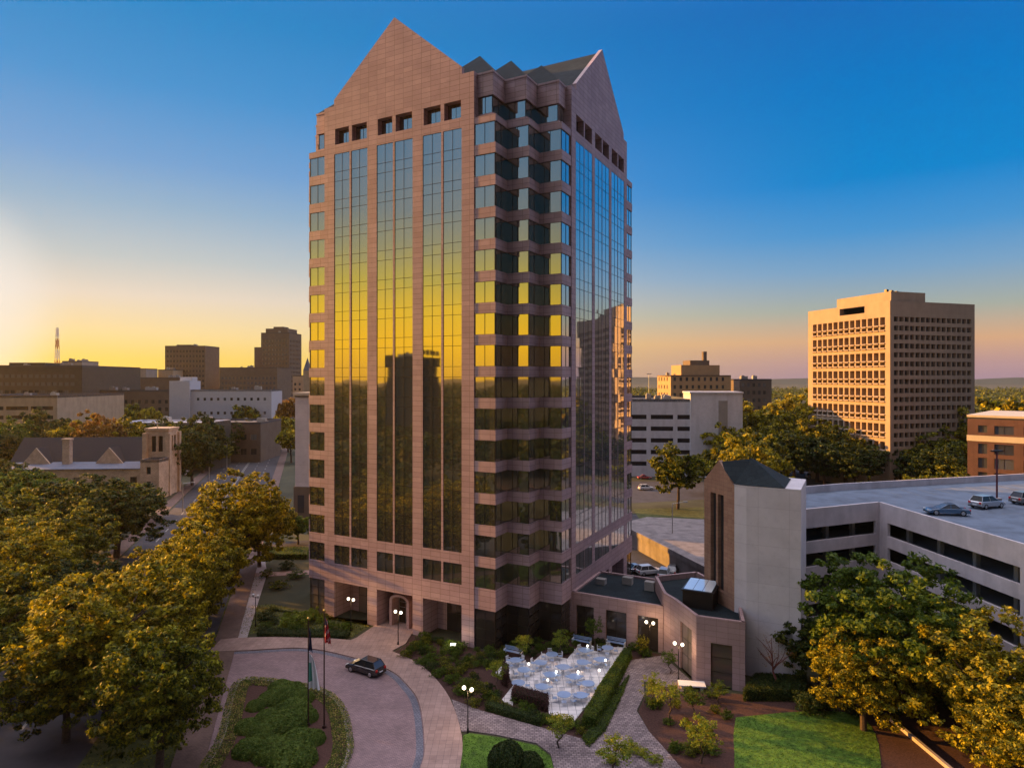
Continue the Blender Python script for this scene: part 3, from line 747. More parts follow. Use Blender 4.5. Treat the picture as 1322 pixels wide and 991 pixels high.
# ------------------------------------------------------------------ generic background building
def block(name, label, cat, x, y, rz, w, d, h, wm, sides, roof='gravel', parapet=.8, gm='glassdark', group=None, depth=.35, z0=0.0):
    """origin at the near-left corner of the front; sides: dict side -> list of (first, pitch, n, width, z, rise, rows, height)"""
    t = thing(name, label, cat, (x, y, 0), rz, group)
    m = MB(); corners_ = [((0, 0), (1, 0), w), ((w, 0), (0, 1), d), ((w, d), (-1, 0), w), ((0, d), (0, -1), d)]
    cache = {}
    for i, (o, dr, L) in enumerate(corners_):
        ops = []
        for (f0, pit, n, ww, zz, rise, rows, hh) in sides.get(i, []):
            for r_ in range(rows):
                for k in range(n):
                    a = f0 + pit * k; ops.append((a, a + ww, zz + rise * r_, zz + rise * r_ + hh))
        m.wall(o, dr, L, z0, h, ops, depth)
        cnt = 0; rest = MB()
        for (a, b, za, zb) in ops:
            cnt += 1
            if cnt > 45 and len(ops) > 45:
                rest.poly([fpt(o, dr, a, za, depth - .03), fpt(o, dr, b, za, depth - .03), fpt(o, dr, b, zb, depth - .03), fpt(o, dr, a, zb, depth - .03)]); continue
            key = (round(b - a, 3), round(zb - za, 3), i)
            if key not in cache:
                q = MB(); q.poly([(0, 0, 0), (dr[0] * (b - a), dr[1] * (b - a), 0), (dr[0] * (b - a), dr[1] * (b - a), zb - za), (0, 0, zb - za)])
                if b - a > 1.2:
                    c0 = MB(); 
                    for s_ in (0.5,):
                        xx = (b - a) * s_; q.prism([(dr[0] * (xx - .05) + dr[1] * .05, dr[1] * (xx - .05) - dr[0] * .05), (dr[0] * (xx + .05) + dr[1] * .05, dr[1] * (xx + .05) - dr[0] * .05), (dr[0] * (xx + .05), dr[1] * (xx + .05)), (dr[0] * (xx - .05), dr[1] * (xx - .05))], 0, zb - za, 1)
                ob = q.build('window', [M[gm], M['mull']], t); cache[key] = ob
            else:
                ob = cache[key].copy(); COL.objects.link(ob); ob.parent = t
            ob.location = fpt(o, dr, a, za, depth - .03)
        if rest.v: tag(rest.build('window_rows', M[gm], t), kind='stuff')
    m.build('wall', M[wm], t)
    r = MB(); r.poly([(0, 0, h - parapet), (w, 0, h - parapet), (w, d, h - parapet), (0, d, h - parapet)])
    for (x0, x1, y0, y1) in ((0, w, 0, .3), (0, w, d - .3, d), (0, .3, .3, d - .3), (w - .3, w, .3, d - .3)): r.box(x0, x1, y0, y1, h - parapet, h + .05)
    r.build('roof', M[roof], t)
    ru = random.Random(name)
    for k in range(ru.randint(2, 5)):
        a_, b_, c_ = ru.uniform(1.5, 4.0), ru.uniform(1.5, 3.0), ru.uniform(.9, 2.0)
        if w < 12: continue
        x_, y_ = ru.uniform(2, w - 6), ru.uniform(2, max(3, min(d - 5, 14)))
        q = MB(); q.box(x_, x_ + a_, y_, y_ + b_, h - parapet + .02, h - parapet + c_ + .6); q.box(x_ + .2, x_ + a_ * .5, y_ + .2, y_ + b_ * .6, h - parapet + c_ + .6, h - parapet + c_ + 1.0); q.build('roof_unit', M['galv'] if k % 2 else M['greyp'], t)
    return t
def add_box(t, name, b, m): q = MB(); q.box(*b); return q.build(name, M[m] if isinstance(m, str) else m, t)

# far office block on the right, deep egg-crate windows
rzF = math.atan2(.30, .954)
fo = thing('egg_crate_office_block', 'square concrete office block in orange sunlight with deep gridded windows', 'office building', (109.5, 190, 0), rzF)
fm = MB(); Wf, Df, Hf = 33.0, 32.5, 56.0
opsF = []; pf = (Wf - 2.4) / 15
for r_ in range(19):
    for k in range(15): opsF.append((1.2 + pf * k + .2, 1.2 + pf * (k + 1) - .2, 50.0 - 2.6 * r_, 51.45 - 2.6 * r_))
fm.wall((0, 0), (1, 0), Wf, 0, Hf, opsF, .9)
opsL = []; pl = (Df - 3.4) / 13
for r_ in range(9):
    for k in range(13):
        opsL.append((1.9 + pl * k + .27, 1.9 + pl * (k + 1) - .27, 49.1 - 5.2 * r_, 51.4 - 5.2 * r_)); opsL.append((1.9 + pl * k + .27, 1.9 + pl * (k + 1) - .27, 47.7 - 5.2 * r_, 48.75 - 5.2 * r_))
fm.wall((0, Df), (0, -1), Df, 0, Hf - .0, opsL + [(Df * .42, Df * .72, Hf - 2.7, Hf - .6)], 1.6)
fm.wall((Wf, 0), (0, 1), Df, 0, Hf, [(1.5 + pl * k + .3, 1.5 + pl * (k + 1) - .3, 3.5 + 3.6 * r_, 5.4 + 3.6 * r_) for r_ in range(13) for k in range(12) if r_ < 12], .5)
fm.wall((Wf, Df), (-1, 0), Wf, 0, Hf, [], .5)
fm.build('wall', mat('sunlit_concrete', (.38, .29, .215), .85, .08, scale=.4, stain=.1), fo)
cacheF = {}
def cells(ops, o, dr, dep, nm):
    g0_ = None; rest = MB()
    for i, (a, b, za, zb) in enumerate(ops):
        if i < 48:
            if g0_ is None:
                q = MB(); q.poly([(0, 0, 0), (dr[0] * (b - a), dr[1] * (b - a), 0), (dr[0] * (b - a), dr[1] * (b - a), zb - za), (0, 0, zb - za)])
                g0_ = q.build(nm, M['glassdark'], fo); ob = g0_
            else: ob = g0_.copy(); COL.objects.link(ob); ob.parent = fo
            ob.location = fpt(o, dr, a, za, dep)
        else: rest.poly([fpt(o, dr, a, za, dep), fpt(o, dr, b, za, dep), fpt(o, dr, b, zb, dep), fpt(o, dr, a, zb, dep)])
    if rest.v: tag(rest.build('window_rows', M['glassdark'], fo), kind='stuff')
cells(opsF[::-1], (0, 0), (1, 0), .85, 'window'); cells(opsL[::-1] , (0, Df), (0, -1), 1.55, 'window')
# sloping sun hoods under each left-hand window row
hd = MB()
for (a, b, za, zb) in opsL:
    P0 = [fpt((0, Df), (0, -1), a, za - .02, 0), fpt((0, Df), (0, -1), b, za - .02, 0), fpt((0, Df), (0, -1), b, za - .35, -.38), fpt((0, Df), (0, -1), a, za - .35, -.38)]
    hd.poly(P0); hd.poly([P0[3], P0[2], fpt((0, Df), (0, -1), b, za - .6, 0), fpt((0, Df), (0, -1), a, za - .6, 0)])
tag(hd.build('window_sill', MATS['sunlit_concrete'], fo), kind='stuff')
rf2 = MB(); rf2.poly([(0, 0, Hf - .02), (Wf, 0, Hf - .02), (Wf, Df, Hf - .02), (0, Df, Hf - .02)]); rf2.build('roof', M['gravel'], fo)
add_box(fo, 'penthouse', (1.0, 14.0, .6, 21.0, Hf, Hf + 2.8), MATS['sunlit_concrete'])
for k in range(4): add_box(fo, 'roof_vent', (3 + k * 3, 3.8 + k * 3, 4 + k, 4.8 + k, Hf + 3.0, Hf + 3.9), 'mull')

# brick office at the right edge
bo = block('brick_office', 'dull red brick office with cream stone bands and gridded dark windows', 'office building', ax(1249, 150), 150, math.radians(-45), 42, 30, 25.0, 'brick',
      {0: [(2.0, 0, 1, 1.7, 21.2, 0, 1, 1.6), (5.0, 5.2, 7, 3.5, 20.9, 0, 1, 1.9), (2.0, 0, 1, 1.7, 10.0, 3.2, 3, 2.3), (5.0, 5.2, 7, 3.5, 10.0, 3.2, 3, 2.3)], 3: [(3, 6, 4, 3, 5, 4, 5, 2.2)]})
for z in (19.2, 8.4, 24.6): add_box(bo, 'stone_band', (-.12, 42.12, -.12, 30.12, z, z + (1.3 if z != 24.6 else .5)), 'cream')

# white garage behind the plane of the tower, seen right of it
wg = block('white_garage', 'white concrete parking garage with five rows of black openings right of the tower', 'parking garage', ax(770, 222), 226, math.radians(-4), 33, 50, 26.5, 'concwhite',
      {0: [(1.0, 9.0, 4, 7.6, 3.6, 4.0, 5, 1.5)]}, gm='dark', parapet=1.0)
wb = add_box(wg, 'stair_block', (32.2, 49.5, -1.0, 12, 0, 28.4), 'concwhite'); 
add_box(wg, 'service_recess', (41.5, 44.5, -1.1, -1.0, 8, 26.0), 'greyp'); add_box(wg, 'cornice', (31.9, 49.8, -1.3, 12.2, 28.4, 29.0), 'concwhite')
for k, x in enumerate((8, 21)):
    lp = thing('rooftop_lamp_mast', ['thin lamp mast on the white garage roof, nearer the tower', 'thin lamp mast on the white garage roof, farther from the tower'][k], 'lamp mast', (ax(770, 226) + x, 240, 25.7), 0, 'lamp masts on the white garage')
    q = MB(); q.tube((0, 0, 0), (0, 0, 9.5), .12, .08, 8); q.build('mast', M['galv'], lp); q = MB(); q.box(-.9, .9, -.2, .2, 9.4, 9.65); q.build('lamp_head', M['galv'], lp)
# orange lit building beyond it
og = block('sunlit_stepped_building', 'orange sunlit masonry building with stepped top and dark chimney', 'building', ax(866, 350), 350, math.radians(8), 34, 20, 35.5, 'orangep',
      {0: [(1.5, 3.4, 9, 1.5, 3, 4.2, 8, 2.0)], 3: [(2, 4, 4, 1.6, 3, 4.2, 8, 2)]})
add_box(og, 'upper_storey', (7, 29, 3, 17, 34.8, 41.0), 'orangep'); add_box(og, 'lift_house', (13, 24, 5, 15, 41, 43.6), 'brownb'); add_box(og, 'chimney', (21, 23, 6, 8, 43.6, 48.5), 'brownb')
block('brown_flat_building', 'low brown flat-roofed building just right of the sunlit stepped one', 'building', ax(955, 362), 362, math.radians(3), 18, 30, 33.5, 'brownb', {0: [(1.2, 3, 5, 1.6, 4, 4.2, 7, 2)]})

# ------------------------------------------------------------------ left side, behind the tower
pb = block('pale_street_building', 'pale pink office block with brown ground floor tucked behind the tower', 'office building', ax(381, 158), 158, math.radians(-8), 26, 30, 29.6, 'pinkwall',
      {0: [(4, 4, 5, 1.8, 9, 4, 5, 2.2)]})
add_box(pb, 'base_storey', (-.25, 20, -.3, 14, 0, 7.4), 'brownb'); add_box(pb, 'cornice', (-.4, 26.2, -.4, 30.2, 29.3, 30.0), 'cream')
add_box(pb, 'ground_window', (.8, 2.4, -.36, -.3, 1.2, 5.4), 'glassdark')

dk1 = block('dark_office_block', 'big dark flat-topped office building at the left edge', 'office building', ax(-60, 330), 330, math.radians(4), 62, 60, 40.4, 'darkb',
      {0: [(1, 2.9, 20, 2.2, 22, 4.0, 4, 1.8)]})
add_box(dk1, 'penthouse', (20, 38, 10, 30, 40.4, 42.0), 'darkb')
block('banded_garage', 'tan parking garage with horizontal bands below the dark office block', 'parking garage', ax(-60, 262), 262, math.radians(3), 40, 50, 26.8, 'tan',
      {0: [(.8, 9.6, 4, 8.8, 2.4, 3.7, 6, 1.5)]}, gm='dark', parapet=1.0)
block('grey_slab_building', 'slim grey slab building right behind the dark office block', 'building', ax(80, 470), 470, math.radians(2), 14, 20, 46.5, 'greyp', {0: [(1, 3, 4, 1.5, 4, 4, 10, 2)]})
om = block('olive_office_block', 'plain boxy olive office block standing alone on the skyline', 'office building', ax(213, 560), 560, math.radians(-2), 35, 25, 62.0, 'brownb',
      {0: [(1.2, 2.8, 12, 2.0, 6, 4.2, 13, 1.8)]})
add_box(om, 'penthouse', (8, 20, 5, 15, 62, 63.2), 'brownb')
tt = block('stepped_high_rise', 'tallest stepped grey-brown high-rise on the left skyline', 'high-rise', ax(337, 600), 600, math.radians(-6), 27, 26, 76.0, 'brownb',
      {0: [(1.5, 3.1, 8, 1.9, 6, 4.1, 16, 2.0)], 1: [(1.5, 3.1, 7, 1.9, 6, 4.1, 16, 2.0)]})
add_box(tt, 'upper_storey', (3, 24, 3, 23, 76, 80), 'brownb'); add_box(tt, 'roof_plant', (8, 18, 8, 18, 80, 82), 'brownb'); add_box(tt, 'lower_wing', (-8, 0, 3, 24, 0, 63), 'brownb')
block('broad_podium_block', 'broad low olive building in front of the stepped high-rise', 'building', ax(286, 560), 556, math.radians(-3), 50, 30, 43.5, 'brownb', {0: [(1.5, 3.2, 15, 2.0, 4, 4.2, 8, 2)]})
wl = block('long_white_building', 'long pale blue-white building with a row of small square windows', 'building', ax(246, 330), 330, math.radians(3), 40, 18, 28.0, 'bluewhite',
      {0: [(3, 3.3, 11, 1.3, 22.6, 0, 1, 1.4), (3, 3.3, 11, 1.3, 15.6, 0, 1, 1.4), (3, 3.3, 11, 1.3, 8.6, 0, 1, 1.4)]})
add_box(wl, 'end_tower', (-10, -.02, -1, 12, 0, 32.5), 'bluewhite'); add_box(wl, 'lift_house', (-6, 0, 2, 8, 32.5, 34.5), 'bluewhite')
block('low_grey_building', 'low grey flat building under the long white building', 'building', ax(212, 262), 262, math.radians(2), 38, 26, 16.0, 'brownb', {0: [(2, 4, 9, 2.4, 9, 0, 1, 2.2), (2, 4, 9, 2.4, 3, 0, 1, 2.4)]})
block('tan_shed_building', 'long low tan-roofed hall beside the avenue', 'building', ax(262, 292), 292, math.radians(-4), 27, 22, 13.5, 'tan', {0: [(2, 4, 6, 2.0, 5, 0, 1, 4)]})
block('dark_hall', 'dark flat-roofed hall behind the bell tower', 'building', ax(150, 238), 238, math.radians(2), 34, 18, 17.5, 'darkb', {0: [(2, 5, 6, 2, 9, 0, 1, 3)]}, roof='concwhite')
bgs = [('brown_warehouse', 'wide brown warehouse on the left skyline between dark office and olive block', 150, 430, 45, 34.5, 'brownb'),
       ('pale_corner_building', 'small pale building at the left end of the brown warehouse', 133, 440, 14, 35.5, 'greyp'),
       ('grey_rooftop_block', 'small cube-like grey block on the skyline left of the olive block', 172, 520, 10, 42.0, 'greyp'),
       ('tan_rooftop_block', 'small tan block on the skyline touching the olive block', 204, 540, 12, 41.5, 'tan'),
       ('long_brown_block', 'long low brown building behind the golden trees at left', 105, 350, 58, 27.5, 'brownb'),
       ('narrow_spire_block', 'narrow block right of the stepped high-rise, near the tower edge', 378, 520, 8, 36.5, 'tan')]
for nm, lb, px, Y, ww, hh, mm in bgs:
    n = max(2, int(ww / 3.6)); block(nm, lb, 'building', ax(px, Y), Y, math.radians(2), ww, 18, hh, mm, {0: [(1, (ww - 1) / n, n, 1.7, 4, 4.1, int((hh - 6) / 4.1), 1.9)]})
# spire beside the tower edge
sp = thing('church_spire', 'thin pointed spire on the skyline touching the tower edge', 'spire', (ax(397, 500), 500, 0))
q = MB(); q.box(-2.5, 2.5, -2.5, 2.5, 0, 40); q.build('belfry', M['tan'], sp)
q = MB()
for i in range(4):
    A = [(-2.6, -2.6), (2.6, -2.6), (2.6, 2.6), (-2.6, 2.6)]; q.poly([(*A[i], 40), (*A[(i + 1) % 4], 40), (0, 0, 50)])
q.build('spire_roof', M['blueroof'], sp)
# lattice radio mast
rm = thing('radio_mast', 'thin red and white lattice radio mast on the left skyline', 'radio mast', (ax(74, 480), 480, 0))
for s_ in range(9):
    q = MB(); z0, z1 = s_ * 7.9, (s_ + 1) * 7.9; r0, r1 = 2.2 - s_ * .19, 2.2 - (s_ + 1) * .19
    K = [(-1, -1), (1, -1), (1, 1), (-1, 1)]
    for i in range(4):
        a, b = K[i], K[(i + 1) % 4]
        q.tube((a[0] * r0, a[1] * r0, z0), (a[0] * r1, a[1] * r1, z1), .16, .16, 4)
        q.tube((a[0] * r0, a[1] * r0, z0), (b[0] * r1, b[1] * r1, z1), .09, .09, 4); q.tube((b[0] * r0, b[1] * r0, z0), (a[0] * r1, a[1] * r1, z1), .09, .09, 4)
        q.tube((a[0] * r1, a[1] * r1, z1), (b[0] * r1, b[1] * r1, z1), .09, .09, 4)
    q.build('mast_section', M['carred'] if s_ % 2 else M['white'], rm)

# ------------------------------------------------------------------ church with bell tower
chx, chy = ax(8, 188), 186.0
ch = thing('stone_church', 'tan stone church with steep dark roof, pale gables and a chimney', 'church', (chx, chy, 0), math.radians(4))
m = MB(); Lc = 40.0
opsC = [(4 + 5.2 * k, 6 + 5.2 * k, 2.6, 5.2) for k in range(7)]
m.wall((0, 0), (1, 0), Lc, 0, 7.6, opsC, .4); m.wall((Lc, 0), (0, 1), 20, 0, 7.6, [(4, 6, 2.5, 5.5), (9, 11, 2.5, 5.5)], .4); m.wall((Lc, 20), (-1, 0), Lc, 0, 7.6, [], .4); m.wall((0, 20), (0, -1), 20, 0, 7.6, [], .4)
for x in (0, Lc - 4):
    pass
m.build('wall', M['church'], ch)
for a, b, z0, z1 in opsC:
    q = MB(); q.poly([(a, .36, z0), (b, .36, z0), (b, .36, z1), (a, .36, z1)]); q.build('window', M['glassdark'], ch)
q = MB(); q.poly([(-.3, -.3, 7.65), (Lc + .3, -.3, 7.65), (Lc + .3, 7, 8.9), (-.3, 7, 8.9)]); q.box(-.3, Lc + .3, -.3, 20.3, 7.4, 7.64); q.build('aisle_roof', M['blueroof'], ch)
q = MB(); q.poly([(-2, 6.5, 8.6), (Lc - 2, 6.5, 8.6), (Lc - 2, 13, 15.6), (-2, 13, 15.6)]); q.poly([(Lc - 2, 19.5, 8.6), (-2, 19.5, 8.6), (-2, 13, 15.6), (Lc - 2, 13, 15.6)])
q.poly([(Lc - 2, 6.5, 8.6), (Lc - 2, 19.5, 8.6), (Lc - 2, 13, 15.6)]); q.poly([(-2, 19.5, 8.6), (-2, 6.5, 8.6), (-2, 13, 15.6)]); q.build('roof', M['churchroof'], ch)
for x in (6.5, 27.0):
    q = MB(); q.poly([(x - 4.2, 4.8, 8.2), (x + 4.2, 4.8, 8.2), (x, 4.8, 13.2)]); q.poly([(x - 4.2, 5.2, 8.2), (x, 5.2, 13.2), (x + 4.2, 5.2, 8.2)])
    q.poly([(x - 4.2, 4.8, 8.2), (x, 4.8, 13.2), (x, 5.2, 13.2), (x - 4.2, 5.2, 8.2)]); q.poly([(x, 4.8, 13.2), (x + 4.2, 4.8, 8.2), (x + 4.2, 5.2, 8.2), (x, 5.2, 13.2)])
    gq = q.build('gable', M['church'], ch)
    q = MB(); q.poly([(x - 4.2, 5.2, 8.2), (x, 5.2, 13.2), (x, 11, 13.2), (x - 4.2, 7, 8.2)]); q.poly([(x, 5.2, 13.2), (x + 4.2, 5.2, 8.2), (x + 4.2, 7, 8.2), (x, 11, 13.2)]); q.build('dormer_roof', M['churchroof'], ch)
q = MB(); q.box(14.2, 16.2, 4.2, 5.8, 8, 15.4); q.box(14.0, 16.4, 4.0, 6.0, 15.4, 15.9); q.build('chimney', M['church'], ch)
bt = thing('bell_tower', 'square tan stone bell tower of the church, with corner buttresses', 'bell tower', (ax(207, 190), 191, 0), math.radians(4))
q = MB(); q.wall((-3.2, -3.2), (1, 0), 6.4, 0, 18.6, [(-1.6 + 3.2, -.3 + 3.2, 12.5, 17), (.3 + 3.2, 1.6 + 3.2, 12.5, 17)], .5); q.wall((3.2, -3.2), (0, 1), 6.4, 0, 18.6, [(1.6, 2.9, 12.5, 17), (3.5, 4.8, 12.5, 17)], .5)
q.wall((3.2, 3.2), (-1, 0), 6.4, 0, 18.6, [], .5); q.wall((-3.2, 3.2), (0, -1), 6.4, 0, 18.6, [], .5); q.box(-3.4, 3.4, -3.4, 3.4, 18.6, 19.2)
q.build('wall', M['church'], bt)
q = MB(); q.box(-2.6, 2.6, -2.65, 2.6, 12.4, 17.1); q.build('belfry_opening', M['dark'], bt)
for sx in (-1, 1):
    for sy in (-1, 1):
        q = MB(); q.box(sx * 3.2 - .6, sx * 3.2 + .6, sy * 3.2 - .6, sy * 3.2 + .6, 0, 17.8); q.build('buttress', M['church'], bt)
q = MB(); q.tube((0, -3, 19.2), (0, -3, 21.4), .12, .12, 6); q.tube((-.7, -3, 20.6), (.7, -3, 20.6), .1, .1, 6); q.build('roof_cross', M['galv'], bt)
an = block('church_annex', 'low tan stone annex between the church and its bell tower', 'building', ax(181, 181), 181, math.radians(4), 5.0, 6, 11.0, 'church', {0: [(1.6, 3, 1, 1.2, 3, 4, 2, 2)]})

# building that only the mirrored facade shows: behind the viewpoint on the left
block('dark_slab_tower', 'dark slab office tower behind the viewpoint, seen mirrored in the glass', 'office building', -188, -12, math.radians(60), 17, 14, 43.0, 'darkb', {0: [(1, 3, 5, 2, 4, 4, 11, 2)]})
# ------------------------------------------------------------------ ground, avenue, forecourt, garden
gm_ = MB(); S_ = 14000
gm_.poly([(-S_, -S_, 0), (S_, -S_, 0), (S_, S_, 0), (-S_, S_, 0)]); structure('ground', gm_, M['soil'])
SD = (-.298, .954)
def road_pt(y, w): # right-hand kerb of the avenue at distance y, moved w to the right
    return (-36 - (y - 78) * .3124 + w, y)
YS = list(range(-120, 900, 30))
base = [road_pt(y, 0) for y in YS]
sheet('avenue_road', [road_pt(-120, 0), road_pt(870, 0), road_pt(870, -23), road_pt(-120, -23)], .012, M['asphalt2'])
mk = MB()
def rline(w, y0, y1, dash=None, t=.14):
    y = y0
    while y < y1:
        e = y1 if not dash else min(y1, y + dash[0])
        a, b = road_pt(y, w), road_pt(e, w); mk.poly([(a[0] - t, a[1], .018), (b[0] - t, b[1], .018), (b[0] + t, b[1], .018), (a[0] + t, a[1], .018)][::-1])
        y = e + (dash[1] if dash else 1)
        if not dash: break
rline(-11.3, 95, 800); rline(-11.8, 95, 800)
for w_ in (-3.9, -7.6, -15.4, -19.2): rline(w_, -100, 700, (3, 6))
mk.build('road_markings', M['line'])['kind'] = 'structure'
for w_, nm in ((0, 'sidewalk'), (-26.2, 'sidewalk')):
    mb = MB(); mb.prism([road_pt(-120, w_), road_pt(870, w_), road_pt(870, w_ + 2.8), road_pt(-120, w_ + 2.8)], 0, .13); structure(nm, mb, M['brickwalk'])
# street behind the tower / right lots
sheet('side_street', [(20, 160), (200, 185), (200, 172), (20, 148)], .012, M['asphalt2'])
sheet('side_street', [(-70, 126), (25, 158), (25, 146), (-66, 114)], .012, M['asphalt2'])
sheet('side_street', [(16, 172), (110, 196), (110, 214), (16, 214)], .008, M['asphalt2'])
sheet('grass_verge', [(30, 152), (62, 158), (62, 172), (31, 168)], .02, M['lawn2'])
sheet('service_yard', [(14, 88), (30, 100), (31, 148), (18, 150)], .012, M['asphalt'])
sheet('car_park', [(60, 185), (170, 205), (190, 262), (80, 250)], .012, M['asphalt2'])
# pale upper lot with retaining wall
lot = thing('raised_parking_lot', 'pale raised concrete parking lot with a retaining wall beyond the pavilion', 'parking lot', (0, 0, 0))
LP_ = [at(790, 668, 3.0), at(912, 735, 3.0), (60, 112), (60, 140), (30, 150)]
LP_ = [(21.5, 138), (31.5, 101), (60, 112), (60, 140), (30, 146)]
q = MB(); q.prism(LP_, 0, 2.6); q.build('deck', M['lotconc'], lot)
q = MB()
for i in (0,):
    a, b = LP_[0], LP_[1]; q.obox(mix(a, b, .5), unit(rel(a, b)), math.hypot(*rel(a, b)), .35, 2.6, 3.5)
q.build('parapet', M['lotconc'], lot)

# drive, gutter band, sidewalk
outer = smooth_line([at(270, 842), at(320, 840), at(389, 837), at(443.5, 846), at(501.7, 865), at(527, 886), at(541.7, 910), at(548, 960), at(543, 991), (-8.6, 50), (-11.5, 42)])
walk = smooth_line([at(285, 826), at(323.6, 823.6), at(396, 822.7), at(452.6, 827)], 4) + [at(460, 824), at(487, 806)] + [tw(-8.9, 3.3), tw(-15.5, 3.3)][::-1] + [at(523.5, 831.7), at(506, 841)] + smooth_line([at(510, 843), at(531, 852), at(554, 868), at(580, 901), at(596, 950), at(594, 991), (-4.9, 50), (-8, 40)], 4)
walk = smooth_line([at(285, 826), at(323.6, 823.6), at(396, 822.7), at(452.6, 827)], 4) + [at(460, 824), at(487, 806), tw(-15.1, 0), tw(-15.1, 3.3), tw(-9.4, 3.3), tw(-9.4, 0), at(523.5, 831.7), at(506, 841)] + smooth_line([at(510, 843), at(531, 852), at(554, 868), at(580, 901), at(596, 950), at(594, 991), (-4.9, 50), (-8, 40)], 4)
mb = MB(); mb.prism(walk + outer[::-1], 0, .142); structure('sidewalk', mb, M['walkpaver'])
left_edge = [(-21, 40), (-24.5, 50), (-27, 58), (-31, 66), (-34.5, 74), (-36.8, 80)]
sheet('brick_drive', outer + left_edge[::1], .012, M['paver'])
mb = MB(); strip(mb, outer, -.1, -.75, .0, .02); o_ = structure('gutter_band', mb, M['gutter'])
# central island
isl = smooth_line([at(284, 960), at(291, 943), at(307, 882), at(330, 877), at(358, 880), at(407, 889), at(436, 907), at(449, 943), at(445, 991), (-16.5, 49), (-21, 46), (-25, 50), at(284, 962)], 6)
mb = MB(); mb.prism(isl, 0, .15); structure('kerb', mb, M['kerb'])
def scale_poly(P, k):
    cx, cy = sum(p[0] for p in P) / len(P), sum(p[1] for p in P) / len(P); return [(cx + (p[0] - cx) * k, cy + (p[1] - cy) * k) for p in P]
sheet('flower_bed', scale_poly(isl, .965), .165, M['redmulch'])
# grass strip and path between drive and avenue
sheet('grass_verge', [(-33, 40), (-23.5, 40), (-27.2, 54), (-31, 62), (-36, 74), (-38.5, 79), (-43, 79)][::1], .02, M['lawn2'])
sheet('grass_verge', [at(330, 818), at(455, 822), at(486, 802), tw(-15.1, -.2), tw(-34.5, -.2), (-39, 96), (-42, 112), (-46, 112), (-44.5, 104), (-38, 84)], .02, M['lawn2'])
mb = MB(); mb.prism([at(300, 826), at(318, 826), at(345, 740), at(338, 700), at(331, 700), at(330, 740)], 0, .05); structure('footpath', mb, M['concrete'])
mb = MB(); mb.prism([(-46, 112), (-24, 116), (-24, 113.5), (-46, 109.5)], 0, .06); structure('footpath', mb, M['walkpaver'])
# planting bed along the facade and around the lobby corner
bed = [at(506, 843), at(523.5, 833), tw(-9.4, -.2), tw(0, -.2), tw(3.2, -.1), tw(3.2, 2.9), tw(6.2, 2.9), tw(6.2, 6), tw(9.2, 6), tw(9.2, 9), at(860, 846), at(812, 854), at(787, 916), at(758, 955), at(693, 938), at(622, 918), at(583, 902), at(554, 870), at(531, 854)]
sheet('planting_bed', bed, .03, M['mulch'])
path = [at(583, 903), at(622, 918), at(693, 938), at(758, 956), at(787, 916), at(811, 853), at(860, 846), at(866, 856), at(905, 890), at(880, 893), at(852, 884), at(831, 880), at(832, 896), at(822, 918), at(838, 945), at(860, 969), at(885, 998), (10, 50), (4, 50), at(711, 974), at(693, 960), at(642, 949), at(606, 944), at(596, 945)]
mb = MB(); mb.prism(path, 0, .10); structure('garden_path', mb, M['cobble'])
sheet('lawn', [at(598, 950), at(606, 947), at(642, 952), at(693, 963), at(711, 977), (4, 50), (-4.5, 50), at(594, 991)], .10, M['lawn'])
lawnP = [at(950, 926), at(1040, 918), at(1105, 922), at(1130, 948), (31, 55), (26, 46), (15, 46), at(948, 991), at(947, 950)]
sheet('lawn', smooth_line(lawnP + [lawnP[0]], 3), .05, M['lawn'])
sheet('mulch_bed', [at(834, 896), at(856, 886), at(905, 893), at(962, 896), at(1040, 890), at(1180, 880), (52, 72), (50, 44), (10, 46), at(885, 998), at(860, 969), at(838, 945), at(824, 918)], .03, M['redmulch'])
mb = MB(); a, b = at(1150, 930), at(1245, 1010); mb.obox(mix(a, b, .5), unit(rel(a, b)), math.hypot(*rel(a, b)), .3, 0, .35); tag(mb.build('edging_wall', M['concrete']), 'low pale concrete edging wall at the right end of the lawn', 'low wall')
# patio
pat = [(636, 873), (654.5, 853), (687, 856), (700, 844), (732.6, 851), (745, 836), (776, 842.7), (782, 836), (809, 836), (800, 858), (765, 902), (740, 933), (709, 922), (706, 907), (663, 899), (662, 911), (647, 905), (663.6, 884), (656, 873)]
PT = [at(*p) for p in pat]
mb = MB(); mb.prism(PT, 0, .12); structure('patio', mb, M['patio'])
# stone slab seat lit in front of the pavilion
# far hills and plain
hm = MB(); rd = random.Random(3)
def ridge(Y, x0, x1, n, h, z):
    pts = [(x0 + (x1 - x0) * i / n, Y + rd.uniform(-80, 80), z * (0.35 + .65 * abs(math.sin(i * .37 + Y)) * rd.uniform(.75, 1.0))) for i in range(n + 1)]
    for i in range(n):
        a, b = pts[i], pts[i + 1]
        hm.poly([(a[0], a[1] - 900, -2), (b[0], b[1] - 900, -2), b, a]); hm.poly([a, b, (b[0], b[1] + 900, -2), (a[0], a[1] + 900, -2)])
ridge(5200, -5200, 6500, 60, 1, 40); ridge(7200, -7000, 9000, 60, 1, 62)
structure('hills', hm, mat('wooded_hills', (.03, .04, .025), .95, .3, scale=.004))
